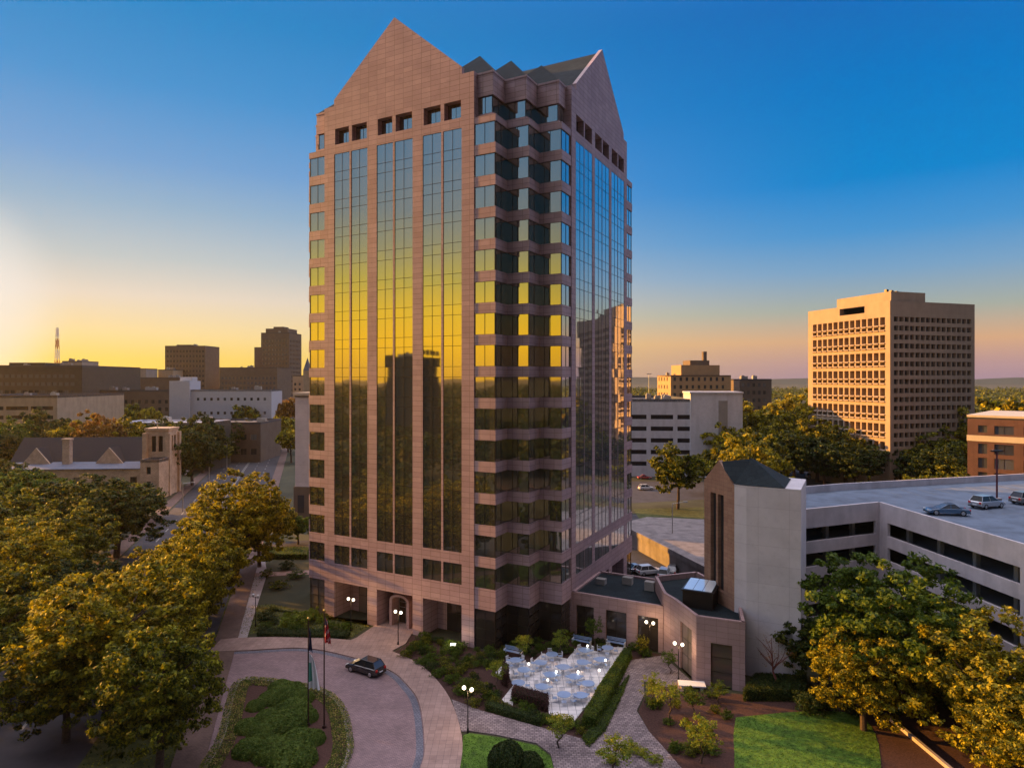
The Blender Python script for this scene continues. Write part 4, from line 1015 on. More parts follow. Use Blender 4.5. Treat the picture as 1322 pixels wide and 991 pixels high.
# ------------------------------------------------------------------ trees and shrubs
L_bush = leafmat('bush_leaves', (0.05, 0.10, 0.012), (0.10, 0.16, 0.02), (0.16, 0.22, 0.03), nscale=1.0)
PROTO = {}
def crown_proto(kind, i):
    k = (kind, i)
    if k not in PROTO:
        if kind == 'near': PROTO[k] = crown_mesh('crown', L_oak, z0=2.0, clumps=560, per=56, size=0.19, cr=0.62, nl=15 + i)
        elif kind == 'mid': PROTO[k] = crown_mesh('crown', L_oak, z0=2.6, clumps=300, per=40, size=0.32, cr=0.8, nl=13 + i)
        elif kind == 'far': PROTO[k] = crown_mesh('crown', L_oak, clumps=130, per=26, size=0.62, cr=1.1, nl=9 + i)
        elif kind == 'small': PROTO[k] = crown_mesh('crown', L_oak, Rr=1.5, z0=1.2, z1=4.0, clumps=60, per=26, size=0.085, cr=0.34, nl=7)
        elif kind == 'shrub': PROTO[k] = crown_mesh('foliage', L_oak, Rr=0.8, z0=-0.15, z1=1.1, clumps=46, per=26, size=0.06, cr=0.22, nl=7, irregular=.2)
        elif kind == 'dome': PROTO[k] = dome_mesh()
    return PROTO[k]
def dome_mesh():
    n = 7500; g = rng.normal(0, 1, (n, 3)); g /= np.linalg.norm(g, axis=1)[:, None]; g[:, 2] = np.abs(g[:, 2])
    r = 1 + .045 * np.sin(g[:, 0] * 5 + 1) * np.cos(g[:, 1] * 6) + .03 * np.sin(g[:, 0] * 13) * np.sin(g[:, 1] * 11 + g[:, 2] * 9) - np.abs(rng.normal(0, .05, n))
    C = g * r[:, None]; C[:, 2] = C[:, 2] ** .9 * 1.0
    T, B = leaves(C, g, .055, .7); return quads_mesh('foliage', C, T, B, L_oak)
TR = {}
def tree(kind, i, x, y, H, Rr, m, label, group=None, name='tree', rz=None):
    me = crown_proto(kind, i)
    small = kind in ('small',); s0, h0 = ((1.5, 4.0) if small else (6.5, 14.0))
    t = thing(name, label, 'tree', (x, y, 0), random.uniform(0, 6.28) if rz is None else rz, group, (Rr / s0, Rr / s0, H / h0))
    cobj = bpy.data.objects.new('crown', me); COL.objects.link(cobj); cobj.parent = t
    cobj.material_slots[0].link = 'OBJECT'; cobj.material_slots[0].material = m
    kk = (small, i)
    if kk not in TR:
        tm = trunk_mb(4.0, .07, 1.3, 1.0, i, 5) if small else trunk_mb(14, .34, 4.2, 4.6, i + 3, 8)
        TR[kk] = tm.build('trunk', M['bark'], t, smooth=False)
    else:
        o = TR[kk].copy(); COL.objects.link(o); o.parent = t
    return t
def shrub(x, y, r, h, m, label, group=None, kind='shrub', i=0, name='shrub', z=0.05):
    me = crown_proto(kind, i)
    o = bpy.data.objects.new(name, me); COL.objects.link(o)
    o.location = (x, y, z); o.rotation_euler = (0, 0, random.uniform(0, 6.28)); o.scale = (r / (.8 if kind == 'shrub' else 1.0), r / (.8 if kind == 'shrub' else 1.0), h / 1.05)
    o.material_slots[0].link = 'OBJECT'; o.material_slots[0].material = m
    return tag(o, label, 'shrub', group)

def hedge(name, P, h, m, label, size=.07, dens=300, cat='hedge', core=None):
    """clipped hedge on footprint P"""
    mb = MB(); mb.prism(scale_poly(P, .93), 0, h * .95)
    t = thing(name, label, cat, (0, 0, 0)); mb.build('branch_core', core or mat('hedge_core', (.02, .035, .01), .95, .3), t)
    C = []; O = []
    n = len(P); area = sum(P[i][0] * P[(i + 1) % n][1] - P[(i + 1) % n][0] * P[i][1] for i in range(n)); Pp = P if area > 0 else P[::-1]
    for i in range(n):
        a, b = Pp[i], Pp[(i + 1) % n]; L = math.hypot(*rel(a, b)); d = unit(rel(a, b)); k = int(L * h * dens)
        s = rng.uniform(0, L, k); z = rng.uniform(0, h, k); w_ = rng.normal(0, .07, k)
        C.append(np.stack([a[0] + d[0] * s + d[1] * w_, a[1] + d[1] * s - d[0] * w_, z], 1)); O.append(np.tile([d[1], -d[0], .3], (k, 1)))
    xs = [p[0] for p in P]; ys = [p[1] for p in P]
    k = int((max(xs) - min(xs)) * (max(ys) - min(ys)) * dens)
    X = rng.uniform(min(xs), max(xs), k); Y = rng.uniform(min(ys), max(ys), k)
    ins = np.zeros(k, bool); j = n - 1
    for i in range(n):
        xi, yi = P[i]; xj, yj = P[j]
        ins ^= ((yi > Y) != (yj > Y)) & (X < (xj - xi) * (Y - yi) / (yj - yi + 1e-9) + xi); j = i
    X, Y = X[ins], Y[ins]
    C.append(np.stack([X, Y, h + rng.normal(0, .06, len(X))], 1)); O.append(np.tile([0, 0, 1.0], (len(X), 1)))
    C = np.concatenate(C); O = np.concatenate(O); T, B = leaves(C, O, size)
    me = quads_mesh('foliage', C, T, B, m); o = bpy.data.objects.new('foliage', me); COL.objects.link(o); o.parent = t
    return t

def woodland(name, pts, H, Rr, m, per=700, size=1.0, label=None):
    Cs, Os = [], []
    for (x, y) in pts:
        h = H * random.uniform(.7, 1.2); r = Rr * random.uniform(.75, 1.25)
        g = rng.normal(0, 1, (per, 3)); g /= np.linalg.norm(g, axis=1)[:, None]
        g[:, 2] = np.abs(g[:, 2]) * .9
        bump = 1 + .22 * np.sin(g[:, 0] * 6 + x) * np.cos(g[:, 1] * 7 + y) + rng.normal(0, .05, per)
        Cs.append(np.stack([x + g[:, 0] * r * bump, y + g[:, 1] * r * bump, h * .25 + g[:, 2] * h * .75 * bump], 1)); Os.append(g)
    C = np.concatenate(Cs); O = np.concatenate(Os); T, B = leaves(C, O, size)
    me = quads_mesh(name, C, T, B, m); o = bpy.data.objects.new(name, me); COL.objects.link(o); o['kind'] = 'stuff'
    if label: o['label'] = label
    return o

def X(px, Y): return ax(px, Y)
# big trees along the avenue, left foreground
G = 'street trees beside the avenue'
tree('near', 0, X(305, 108), 108, 17.8, 8.6, L_gold, 'tallest golden-green street tree, closest to the left edge of the tower', G)
tree('near', 1, X(262, 92), 92, 13.6, 6.2, L_gold, 'golden green street tree just in front of the tallest one', G)
tree('near', 2, X(216, 79), 79, 13.8, 6.4, L_gold, 'green street tree with golden crown edge, middle of the near avenue row', G)
tree('near', 0, X(140, 63), 63, 15.0, 7.8, L_gold, 'big green street tree with bright golden left side, above the island path', G)
tree('near', 1, X(205, 55), 55, 12.6, 5.6, L_oak, 'dark green street tree at the bottom edge, beside the island path', G)
G = 'trees across the avenue'
tree('near', 1, X(150, 122), 122, 15.2, 9.4, L_dark, 'wide dark green tree with rusty top in front of the bell tower', G)
tree('near', 2, X(75, 100), 100, 14.0, 8.0, L_oak, 'broad olive tree left of the wide dark one, across the avenue', G)
tree('near', 0, X(18, 84), 84, 14.2, 7.2, L_gold, 'olive golden tree at the left edge, across the avenue', G)
tree('near', 1, X(-5, 68), 68, 12.5, 6.5, L_oak, 'shadowed olive tree at the bottom left corner', G)
tree('mid', 1, X(35, 145), 145, 13.0, 7.0, L_green, 'dark green tree in front of the church wall at left', G)
tree('mid', 2, X(100, 150), 150, 9.0, 5.5, L_dark, 'small dark tree before the church windows', G)
G2 = 'dark trees round the church front'
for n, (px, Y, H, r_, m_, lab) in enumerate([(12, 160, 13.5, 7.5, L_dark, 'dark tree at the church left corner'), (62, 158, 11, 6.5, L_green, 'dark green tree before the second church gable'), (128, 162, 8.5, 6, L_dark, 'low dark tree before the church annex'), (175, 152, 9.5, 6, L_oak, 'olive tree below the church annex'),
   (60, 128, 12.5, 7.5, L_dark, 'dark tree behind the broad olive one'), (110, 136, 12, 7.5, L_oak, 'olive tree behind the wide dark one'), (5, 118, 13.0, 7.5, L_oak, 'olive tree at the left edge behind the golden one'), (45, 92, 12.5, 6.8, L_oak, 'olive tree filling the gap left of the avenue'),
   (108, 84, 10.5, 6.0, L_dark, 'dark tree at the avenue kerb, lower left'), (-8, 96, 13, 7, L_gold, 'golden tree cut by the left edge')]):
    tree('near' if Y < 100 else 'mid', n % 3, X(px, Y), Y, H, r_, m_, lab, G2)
tree('near', 1, X(243, 84), 84, 12.6, 5.0, L_gold, 'narrow golden tree squeezed between two larger street trees', 'street trees beside the avenue')
tree('near', 2, X(176, 70), 70, 14.0, 6.0, L_gold, 'golden crowned street tree behind the big green one', 'street trees beside the avenue')
tree('mid', 2, X(335, 116), 116, 13.0, 5.6, L_gold, 'golden tree behind the tallest street tree, tower side', 'street trees beside the avenue')
for n, (x_, y_, lab) in enumerate([(-63, 66, 'unseen olive tree added to shade the road, nearest the viewpoint'), (-70, 80, 'unseen olive tree added to shade the road, second along the avenue'), (-60, 52, 'unseen olive tree added to shade the road, lower left'), (-76, 96, 'unseen olive tree added to shade the road, third along the avenue'), (-74, 64, 'unseen olive tree added to shade the road, back row'), (-84, 84, 'unseen olive tree added to shade the road, back row far')]):
    tree('near', n % 3, x_, y_, 12.0, 7.2, L_oak, lab, G2)  # unseen trees added to throw shade on the road at lower left
tree('near', 1, X(85, 60), 60, 11.0, 5.6, L_oak, 'olive street tree over the dark road at the bottom left', 'street trees beside the avenue')
# behind the church
G = 'golden brown trees behind the church'
rows = [(20, 225, 20, 9, L_green), (62, 235, 22.5, 9, L_dark), (100, 222, 21, 9, L_gold), (128, 218, 22, 9, L_rust), (158, 226, 20, 8, L_gold), (0, 215, 17, 8, L_dark), (235, 240, 18.5, 8, L_oak), (262, 232, 21, 8, L_dark), (248, 205, 19, 7.5, L_dark), (228, 198, 17, 7, L_dark)]
for n, (px, Y, H, r_, m_) in enumerate(rows):
    lab = ['green tree', 'dark tall tree', 'golden tree', 'rusty brown tree', 'golden brown tree', 'dark tree at the left edge', 'olive tree', 'dark round tree', 'dark tree by the kerb', 'dark tree touching the bell tower'][n]
    pos = ['behind the church, above its left gable', 'behind the church, above its chimney', 'behind the church roof, left of the rusty tree', 'behind the church, above its right gable', 'behind the church, next to the bell tower', 'behind the church', 'right of the bell tower, farthest back', 'between the bell tower and the avenue, biggest', 'between the bell tower and the avenue', 'on its right side'][n]
    tree('mid', n % 3, X(px, Y), Y, H, r_, m_, lab + ' ' + pos, G)
G = 'trees along the far avenue'
far = [(322, 330, 21, 8.5, L_oak, 'dark round tree at the right end of the long white building'), (345, 340, 20, 8, L_rust, 'rust-red tree on the far avenue'), (362, 350, 25, 9, L_rust, 'taller orange-red tree on the far avenue by the pale building'),
       (372, 300, 17, 7, L_gold, 'golden tree beside the far avenue, before the pale building'), (330, 285, 16, 7, L_dark, 'dark tree left of the far avenue'), (376, 262, 14, 6, L_gold, 'golden tree nearest the pale street building'),
       (300, 268, 12.5, 6, L_dark, 'low dark tree at the avenue kerb beyond the lamp'), (285, 248, 10, 5, L_oak, 'small olive tree at the avenue kerb near the lamp'), (165, 330, 22, 8.5, L_oak, 'olive tree before the long brown building'), (190, 320, 20, 8, L_gold, 'golden tree before the long brown building'),
       (118, 335, 22, 9, L_gold, 'golden tree right of the banded garage'), (140, 315, 19, 8, L_dark, 'dark tree right of the banded garage'), (95, 300, 15, 8, L_oak, 'olive tree at the foot of the banded garage'), (50, 250, 13.5, 7, L_rust, 'rusty tree in front of the banded garage'), (15, 245, 13, 7, L_gold, 'golden tree in front of the banded garage, farthest left')]
for n, (px, Y, H, r_, m_, lab) in enumerate(far): tree('far', n % 3, X(px, Y), Y, H, r_, m_, lab, G)
# tower's left flank
tree('mid', 0, X(358, 128), 128, 9.5, 4.0, L_gold, 'thin golden tree beside the tower, at the pale building corner')
tree('mid', 1, X(385, 132), 132, 6.0, 3.4, L_green, 'small green tree at the foot of the tower, left side')
# right middle distance
G = 'golden topped trees before the egg-crate office'
rr_ = [(932, 232, 19, 9, L_oak, 'olive tree against the white garage stair block'), (960, 246, 24, 10, L_gold, 'olive tree right of the white garage'), (1000, 238, 25, 10, L_gold, 'golden tree left of centre in the row'), (1035, 232, 27, 11, L_gold, 'largest golden tree, left of the egg-crate office'),
       (1072, 226, 25.5, 10.5, L_gold, 'olive gold tree under the left corner of the egg-crate office'), (1110, 215, 21.5, 10, L_gold, 'rusty gold tree under the sunlit face of the egg-crate office'), (1140, 222, 20, 8, L_dark, 'dark tree under the office corner'), (1178, 214, 23.0, 9.5, L_gold, 'golden tree under the grey face of the office'),
       (1215, 206, 24.0, 10, L_gold, 'orange gold tree right of the office corner line'), (1250, 240, 21, 9, L_oak, 'olive tree behind the brick office'), (1290, 232, 26, 10, L_gold, 'golden tree above the brick office roof'), (1325, 226, 26, 10, L_gold, 'golden tree at the right edge above the brick office')]
for n, (px, Y, H, r_, m_, lab) in enumerate(rr_): tree('mid' if n < 9 else 'far', n % 3, X(px, Y), Y, H * 1.06, r_ * 1.2, m_, lab, G)
for n, (px, Y, H, r_, m_, lab) in enumerate([(947, 218, 18, 8.5, L_gold, 'golden tree between the white garage and the olive ones'), (1017, 222, 22, 9, L_gold, 'olive tree just left of the largest golden tree'), (1055, 212, 21, 9, L_gold, 'golden tree just right of the largest golden one'), (1092, 205, 19, 9, L_gold, 'olive tree below the left corner of the egg-crate office'),
    (1128, 204, 18.5, 9, L_oak, 'olive tree under the corner line of the egg-crate office'), (1160, 200, 18.5, 9, L_gold, 'gold tree low under the grey face of the office'), (1196, 196, 18.0, 9, L_oak, 'olive tree low under the right end of the office'), (1232, 200, 18, 8.5, L_gold, 'gold tree left of the brick office roof')]): tree('mid', n % 3, X(px, Y), Y, H, r_ * 1.1, m_, lab, G)
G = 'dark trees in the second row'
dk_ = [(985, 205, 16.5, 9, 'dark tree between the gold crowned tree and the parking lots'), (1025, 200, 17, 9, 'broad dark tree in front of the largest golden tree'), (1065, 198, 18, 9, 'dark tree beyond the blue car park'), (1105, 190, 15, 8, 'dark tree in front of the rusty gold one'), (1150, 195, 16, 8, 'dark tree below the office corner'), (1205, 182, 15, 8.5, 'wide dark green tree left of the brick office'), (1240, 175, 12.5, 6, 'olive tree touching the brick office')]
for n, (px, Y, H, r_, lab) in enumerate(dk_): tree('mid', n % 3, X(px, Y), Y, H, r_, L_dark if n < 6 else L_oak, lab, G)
tree('mid', 0, X(972, 150), 150, 21.4, 9.5, L_gold, 'bright golden tree right behind the slate roof of the stair tower')
tree('mid', 1, X(875, 168), 168, 16.6, 6.6, L_oak, 'round olive tree standing alone beside the raised lot')
tree('mid', 2, X(915, 190), 190, 14, 6, L_dark, 'dark conical tree at the corner of the white garage')
tree('mid', 2, X(1190, 150), 150, 12.2, 5.5, L_oak, 'olive tree on the bank behind the garage roof, left'); tree('mid', 0, X(1225, 148), 148, 12.0, 5.5, L_oak, 'olive tree on the bank behind the garage roof, beside the brick office')
# right foreground
tree('near', 2, X(1135, 67), 67, 15.6, 8.3, L_green, 'large round green tree in front of the parking garage')
tree('near', 1, X(1275, 57), 57, 12.2, 6.6, L_gold, 'bright yellow-gold tree at the lower right corner')
tree('near', 0, X(1115, 62), 62, 9.4, 4.8, L_gold, 'smaller yellow tree growing against the large green tree')
tree('near', 1, X(1205, 66), 66, 10.4, 5.0, L_oak, 'olive tree between the large green tree and the yellow one')
tree('near', 2, X(1340, 50), 50, 8.5, 4.5, L_gold, 'yellow tree cut by the right edge of the view')
tree('mid', 1, X(1060, 70), 70, 7.4, 4.2, L_dark, 'dark understorey tree against the stair tower wall')
# small ornamental trees
G = 'small ornamental trees in the garden'
sm = [(842, 912, 3.6, 1.35, L_lime, 'small lime tree at the top corner of the mulch bed'), (865, 932, 4.2, 1.5, L_lime, 'slim lime-yellow tree on the mulch bed, second along the path'), (905, 985, 4.6, 1.8, L_lime, 'yellow-green spreading tree at the bottom of the mulch bed'),
      (722, 966, 3.4, 1.5, L_lime, 'lime tree where the patio hedge meets the path'), (792, 1000, 3.6, 1.9, L_lime, 'lime tree cut by the bottom edge, at the path fork'), (674, 852, 3.2, 1.3, L_lime, 'small lime tree before the zigzag lobby glass, left'), (722, 848, 3.6, 1.3, L_lime, 'small lime tree before the zigzag lobby glass, right'),
      (767, 836, 4.0, 1.3, L_green, 'slender dark green tree between patio and link wing'), (829, 846, 2.6, 1.0, L_gold, 'small yellow tree beside the wing doorway'), (641, 892, 3.6, 1.2, L_lime, 'thin lime tree left of the patio'), (620, 905, 2.4, 1.1, L_oak, 'low olive tree near the globe lamp'),
      (896, 925, 2.8, 1.3, L_green, 'small green tree behind the yellow-green one'), (928, 908, 2.4, 1.2, L_green, 'small green tree beside the pavilion corner'), (865, 870, 2.8, 1.1, L_green, 'small green tree by the pavilion door')]
for n, (px, py, H, r_, m_, lab) in enumerate(sm):
    x, y = at(px, py); tree('small', n % 2, x, y, H, r_, m_, lab, G, name='ornamental_tree')
# bare reddish tree against the stair tower
bt_ = thing('bare_tree', 'thin bare reddish tree against the pale stair tower wall', 'tree', (*at(1003, 893), 0)); trunk_mb(7, .12, 2.0, 2.6, 9, 10).build('trunk', mat('red_bark', (.16, .05, .04), .9), bt_)
cm_ = crown_mesh('crown', L_rust, Rr=2.4, z0=2, z1=6.6, clumps=50, per=10, size=.06, cr=.5, nl=6); o = bpy.data.objects.new('crown', cm_); COL.objects.link(o); o.parent = bt_

# shrubs -------------------------------------------------------------
def spot(px, py): return at(px, py)
G = 'low shrubs in the planting bed along the facade'
rd = random.Random(11)
def inside(p, P):
    c_ = False; j = len(P) - 1
    for i in range(len(P)):
        xi, yi = P[i]; xj, yj = P[j]
        if (yi > p[1]) != (yj > p[1]) and p[0] < (xj - xi) * (p[1] - yi) / (yj - yi) + xi: c_ = not c_
        j = i
    return c_
bedx = [p[0] for p in bed]; bedy = [p[1] for p in bed]
cnt = 0; placed = []
patbig = scale_poly(PT, 1.12)
while cnt < 130:
    p = (rd.uniform(min(bedx), max(bedx)), rd.uniform(min(bedy), max(bedy)))
    if not inside(p, scale_poly(bed, .97)) or inside(p, patbig) or any(math.hypot(p[0] - q[0], p[1] - q[1]) < .62 for q in placed): 
        continue
    placed.append(p); cnt += 1
    shrub(p[0], p[1], rd.uniform(.5, 1.0), rd.uniform(.5, 1.1), rd.choice([L_green, L_hedge, L_oak, L_green]), 'small leafy shrub in the dark mulch bed between the tower foot, drive and patio', G)
G = 'clipped bushes on the island'
cb = [(372, 898, 1.9, 1.3, 'flat clipped bush at the top of the island'), (352, 905, 1.5, 1.1, 'clipped bush left of the top one on the island'), (388, 905, 1.4, 1.1, 'clipped bush near the flagpoles'), (378, 922, 1.9, 1.5, 'large clipped bush in the middle of the island'), (368, 940, 2.1, 1.6, 'biggest rounded bush in the island centre'),
      (392, 930, 1.4, 1.2, 'rounded bush right of the island centre'), (348, 930, 1.4, 1.1, 'small yellowish bush on the left of the island'), (340, 952, 1.5, 1.2, 'clipped bush low on the left of the island'), (385, 962, 1.8, 1.4, 'rounded bush near the bottom of the island'), (352, 975, 1.9, 1.5, 'rounded bush at the bottom left of the island'), (378, 985, 2.1, 1.6, 'rounded bush at the bottom edge of the island'), (330, 915, 1.0, .9, 'smallest clipped bush on the upper left of the island'), (320, 942, 1.3, 1.0, 'clipped bush at the far left of the island'), (322, 972, 1.5, 1.2, 'clipped bush at the lower left rim of the island'), (402, 958, 1.3, 1.1, 'clipped bush beside the flagpole feet, lower right'), (362, 890, 1.3, 1.0, 'low clipped bush at the very top of the island')]
for (px, py, r_, h_, lab) in cb:
    x, y = at(px, py); shrub(x, y, r_ * 1.0, h_ * 1.0, L_bush, lab, G, kind='dome')
# flower ring
fl = []; ring = scale_poly(isl, .93)
Cs = []
for i in range(len(ring) - 1):
    a, b = ring[i], ring[i + 1]; L = math.hypot(*rel(a, b)); k = int(L * 420)
    s = rng.uniform(0, 1, k); w_ = rng.uniform(-1.0, .85, k); d = unit(rel(a, b))
    Cs.append(np.stack([a[0] + (b[0] - a[0]) * s - d[1] * w_, a[1] + (b[1] - a[1]) * s + d[0] * w_, .2 + rng.uniform(0, .38, k) * (1 - np.abs(w_) * .8)], 1))
C = np.concatenate(Cs); T, B = leaves(C, np.tile([0, 0, .8], (len(C), 1)), .065)
o = bpy.data.objects.new('flowering_ground_cover', quads_mesh('flowering_ground_cover', C, T, B, leafmat('ground_cover_leaves', (.05, .10, .015), (.14, .20, .02), (.55, .42, .12), nscale=1.5))); COL.objects.link(o); tag(o, 'band of yellow-green ground cover round the island', None, None, 'stuff')
# lawn blades, real tufts
def tufts(name, P, n, size, m, z=.05):
    xs = [p[0] for p in P]; ys = [p[1] for p in P]; A = rng.uniform([min(xs), min(ys)], [max(xs), max(ys)], (n, 2))
    keep = np.array([inside(q, P) for q in A]); A = A[keep]
    C = np.column_stack([A, np.full(len(A), z + .02)]); T, B = leaves(C, np.tile([0, 0, .3], (len(C), 1)), size, .9)
    o = bpy.data.objects.new(name, quads_mesh(name, C, T, B, m)); COL.objects.link(o); o['kind'] = 'stuff'; return o
L_grass = leafmat('grass_blades', (.035, .09, .008), (.07, .17, .012), (.13, .26, .02), nscale=.8)
tufts('grass_blades', smooth_line(lawnP + [lawnP[0]], 3), 26000, .055, L_grass)
tufts('grass_blades', [at(598, 950), at(642, 952), at(693, 963), at(711, 977), (4, 50), (-4.5, 50)], 9000, .05, L_grass, .1)
tufts('verge_grass', [at(330, 818), at(455, 822), at(486, 802), tw(-15.1, -.2), tw(-34.5, -.2), (-39, 96), (-42, 112), (-46, 112), (-44.5, 104), (-38, 84)], 16000, .09, L_oak, .03)
tufts('verge_grass', [(-33, 40), (-23.5, 40), (-27.2, 54), (-31, 62), (-36, 74), (-38.5, 79), (-43, 79)], 9000, .09, L_oak, .03)
for k in range(70):
    px, py = rd.uniform(340, 470), rd.uniform(722, 818)
    x, y = at(px, py)
    if inside((x, y), [at(335, 816), at(455, 820), at(480, 804), tw(-15.5, -1.2), tw(-34.5, -1.2), (-38, 94), (-38, 86)]):
        shrub(x, y, rd.uniform(.6, 1.3), rd.uniform(.5, 1.2), rd.choice([L_green, L_hedge, L_oak, L_lime]), 'leafy shrub on the grass verge between street and tower', 'shrubs on the verge')
# big clipped bushes and hedges
for (px, py, r_, h_, m_, lab) in [(655, 990, 2.1, 2.2, L_hedge, 'large dark round bush on the small lawn'), (684, 992, 1.5, 1.4, L_hedge, 'smaller dark bush right of the large round one'), (385, 806, 2.6, 1.7, L_lime, 'lime-green spreading bush behind the flagpoles'), (372, 808, 1.8, 1.3, L_lime, 'small lime bush left of the spreading one'), (404, 800, 1.6, 1.7, L_lime, 'lime bush nearest the tower foot'),
                               (345, 800, 1.7, 1.2, L_hedge, 'dark low bush at the street corner of the verge'), (425, 812, 1.6, 1.2, L_green, 'green bush on the verge, between flagpole and facade'), (445, 812, 1.4, 1.0, L_green, 'green bush nearest the entrance walk'), (360, 760, 2.2, 1.3, L_oak, 'olive bush on the terraced verge'), (385, 745, 2.2, 1.2, L_green, 'green bush on the upper verge beside the tower'),
                               (372, 735, 2.0, 1.6, L_hedge, 'dark bush on the upper verge'), (345, 745, 1.6, 1.4, L_oak, 'olive bush by the footpath')]:
    x, y = at(px, py); shrub(x, y, r_ * .8, h_, m_, lab, None, kind='dome' if py > 985 else 'shrub')
hedge('patio_hedge', [at(806, 848), at(815, 850), at(790, 902), at(768, 942), at(752, 940), at(772, 900)], 1.15, L_green, 'long green clipped hedge between the patio and the path', .075)
hedge('maroon_hedge', [at(664, 897), at(708, 910), at(706, 919), at(661, 906)], 1.15, L_purple, 'dark maroon clipped hedge block at the front of the patio', .07)
hedge('maroon_hedge', [at(650, 870), at(656, 874), at(655, 888), at(648, 884)], 1.5, L_purple, 'small dark maroon hedge block at the left of the patio', .07)
hedge('clipped_hedge', [at(632, 912), at(700, 932), at(696, 938), at(626, 917)], .7, L_hedge, 'low dark green hedge along the garden path below the patio', .07)
hedge('clipped_hedge', [at(812, 874), at(800, 905), at(780, 945), at(760, 965), at(752, 955), at(775, 930), at(792, 900)], .35, L_green, 'low green border plants beside the clipped patio hedge', .07)
hedge('clipped_hedge', [at(332, 822), at(448, 825), at(452, 818), at(335, 814)], .5, L_hedge, 'low hedge along the sidewalk in front of the flagpoles', .07)
hedge('clipped_hedge', [at(960, 905), at(1040, 905), at(1040, 885), at(975, 882)], 1.2, L_dark, 'dark hedge below the pale stair tower', .08)
hedge('clipped_hedge', [at(340, 722), at(398, 722), at(398, 712), at(340, 712)], 1.0, L_green, 'dark hedge across the upper verge by the tower', .1, 50)
hedge('bank_hedge', [(78, 128), (118, 142), (118, 134), (80, 121)], 5.0, L_dark, 'long dark hedge bank behind the garage roof', .22, 16)
G = 'shrubs on the mulch bed'
cnt = 0; mp_ = [at(838, 900), at(900, 896), at(942, 905), at(940, 985), at(890, 990), at(862, 965), at(842, 940)]
mx_ = [p[0] for p in mp_]; my_ = [p[1] for p in mp_]
while cnt < 24:
    p = (rd.uniform(min(mx_), max(mx_)), rd.uniform(min(my_), max(my_)))
    if not inside(p, mp_): continue
    cnt += 1; shrub(p[0], p[1], rd.uniform(.4, .9), rd.uniform(.5, 1.1), rd.choice([L_green, L_oak, L_green]), 'green shrub on the red mulch bed below the pavilion', G)
for (px, py, r_) in [(815, 968, .9), (828, 975, .8), (806, 975, .7), (845, 985, .9), (790, 985, .8)]:
    x, y = at(px, py); shrub(x, y, r_, .7, L_lime, 'low lime-green plant at the fork of the garden path', 'plants at the path fork')
rq = random.Random(21)
for k in range(24):
    px = rq.uniform(-10, 320); Y = rq.uniform(265, 400)
    if 215 < px and Y < 350: continue
    tree('far', k % 3, X(px, Y), Y, rq.uniform(12, 18), rq.uniform(7, 9.5), rq.choice([L_dark, L_dark, L_oak]), 'dark tree in the wooded patch between the church and the far buildings', 'wooded patch behind the church')
for k in range(18):
    x, y = at(rq.uniform(1010, 1230), rq.uniform(893, 925)); shrub(x, y, rq.uniform(1.0, 1.8), rq.uniform(1.0, 1.9), rq.choice([L_dark, L_hedge]), 'dark understorey shrub beneath the large green tree', 'understorey shrubs by the garage')
for n, (px, Y, H, r_, lab) in enumerate([(196, 232, 18.5, 8, 'dark tree just behind the bell tower'), (172, 243, 17.5, 8, 'dark tree behind the annex of the church'), (292, 262, 16, 7.5, 'dark tree beside the avenue kerb, in front of the tan hall'), (270, 236, 17, 7.5, 'dark tree between the round dark tree and the avenue'), (215, 250, 18, 8, 'dark tree at the left end of the low flat building'), (80, 226, 19, 8.5, 'dark tree behind the church chimney')]):
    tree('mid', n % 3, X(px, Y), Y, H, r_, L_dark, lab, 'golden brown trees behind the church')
# far woods
rd = random.Random(5)
pts = [(rd.uniform(-700, -20), rd.uniform(420, 1500)) for _ in range(420)] 
pts = [p for p in pts if not (-200 - (p[1] - 420) * .31 < p[0] < -120 - (p[1] - 420) * .31)]
woodland('far_woods', pts, 20, 11, L_oak, 160, 1.7)
pts = [(rd.uniform(60, 1500), rd.uniform(300, 1700)) for _ in range(650)]
pts = [p for p in pts if p[0] > 40 + p[1] * .12 and not (90 < p[0] < 190 and p[1] < 260)]
woodland('far_woods', pts, 15, 12, L_oak, 150, 1.9)
# trees round the viewpoint, mirrored in the glass
pts = [(rd.uniform(-420, -85), rd.uniform(-160, 60)) for _ in range(260)] + [(rd.uniform(-60, 140), rd.uniform(-180, -45)) for _ in range(90)]
pts = [p for p in pts if not (-225 < p[0] < -165 and -20 < p[1] < 40)]
woodland('woods', pts, 14, 9, L_dark, 420, 1.0)
pts = [(rd.uniform(-1500, -420), rd.uniform(-700, 300)) for _ in range(600)]
woodland('far_woods', pts, 20, 15, L_dark, 120, 2.4)
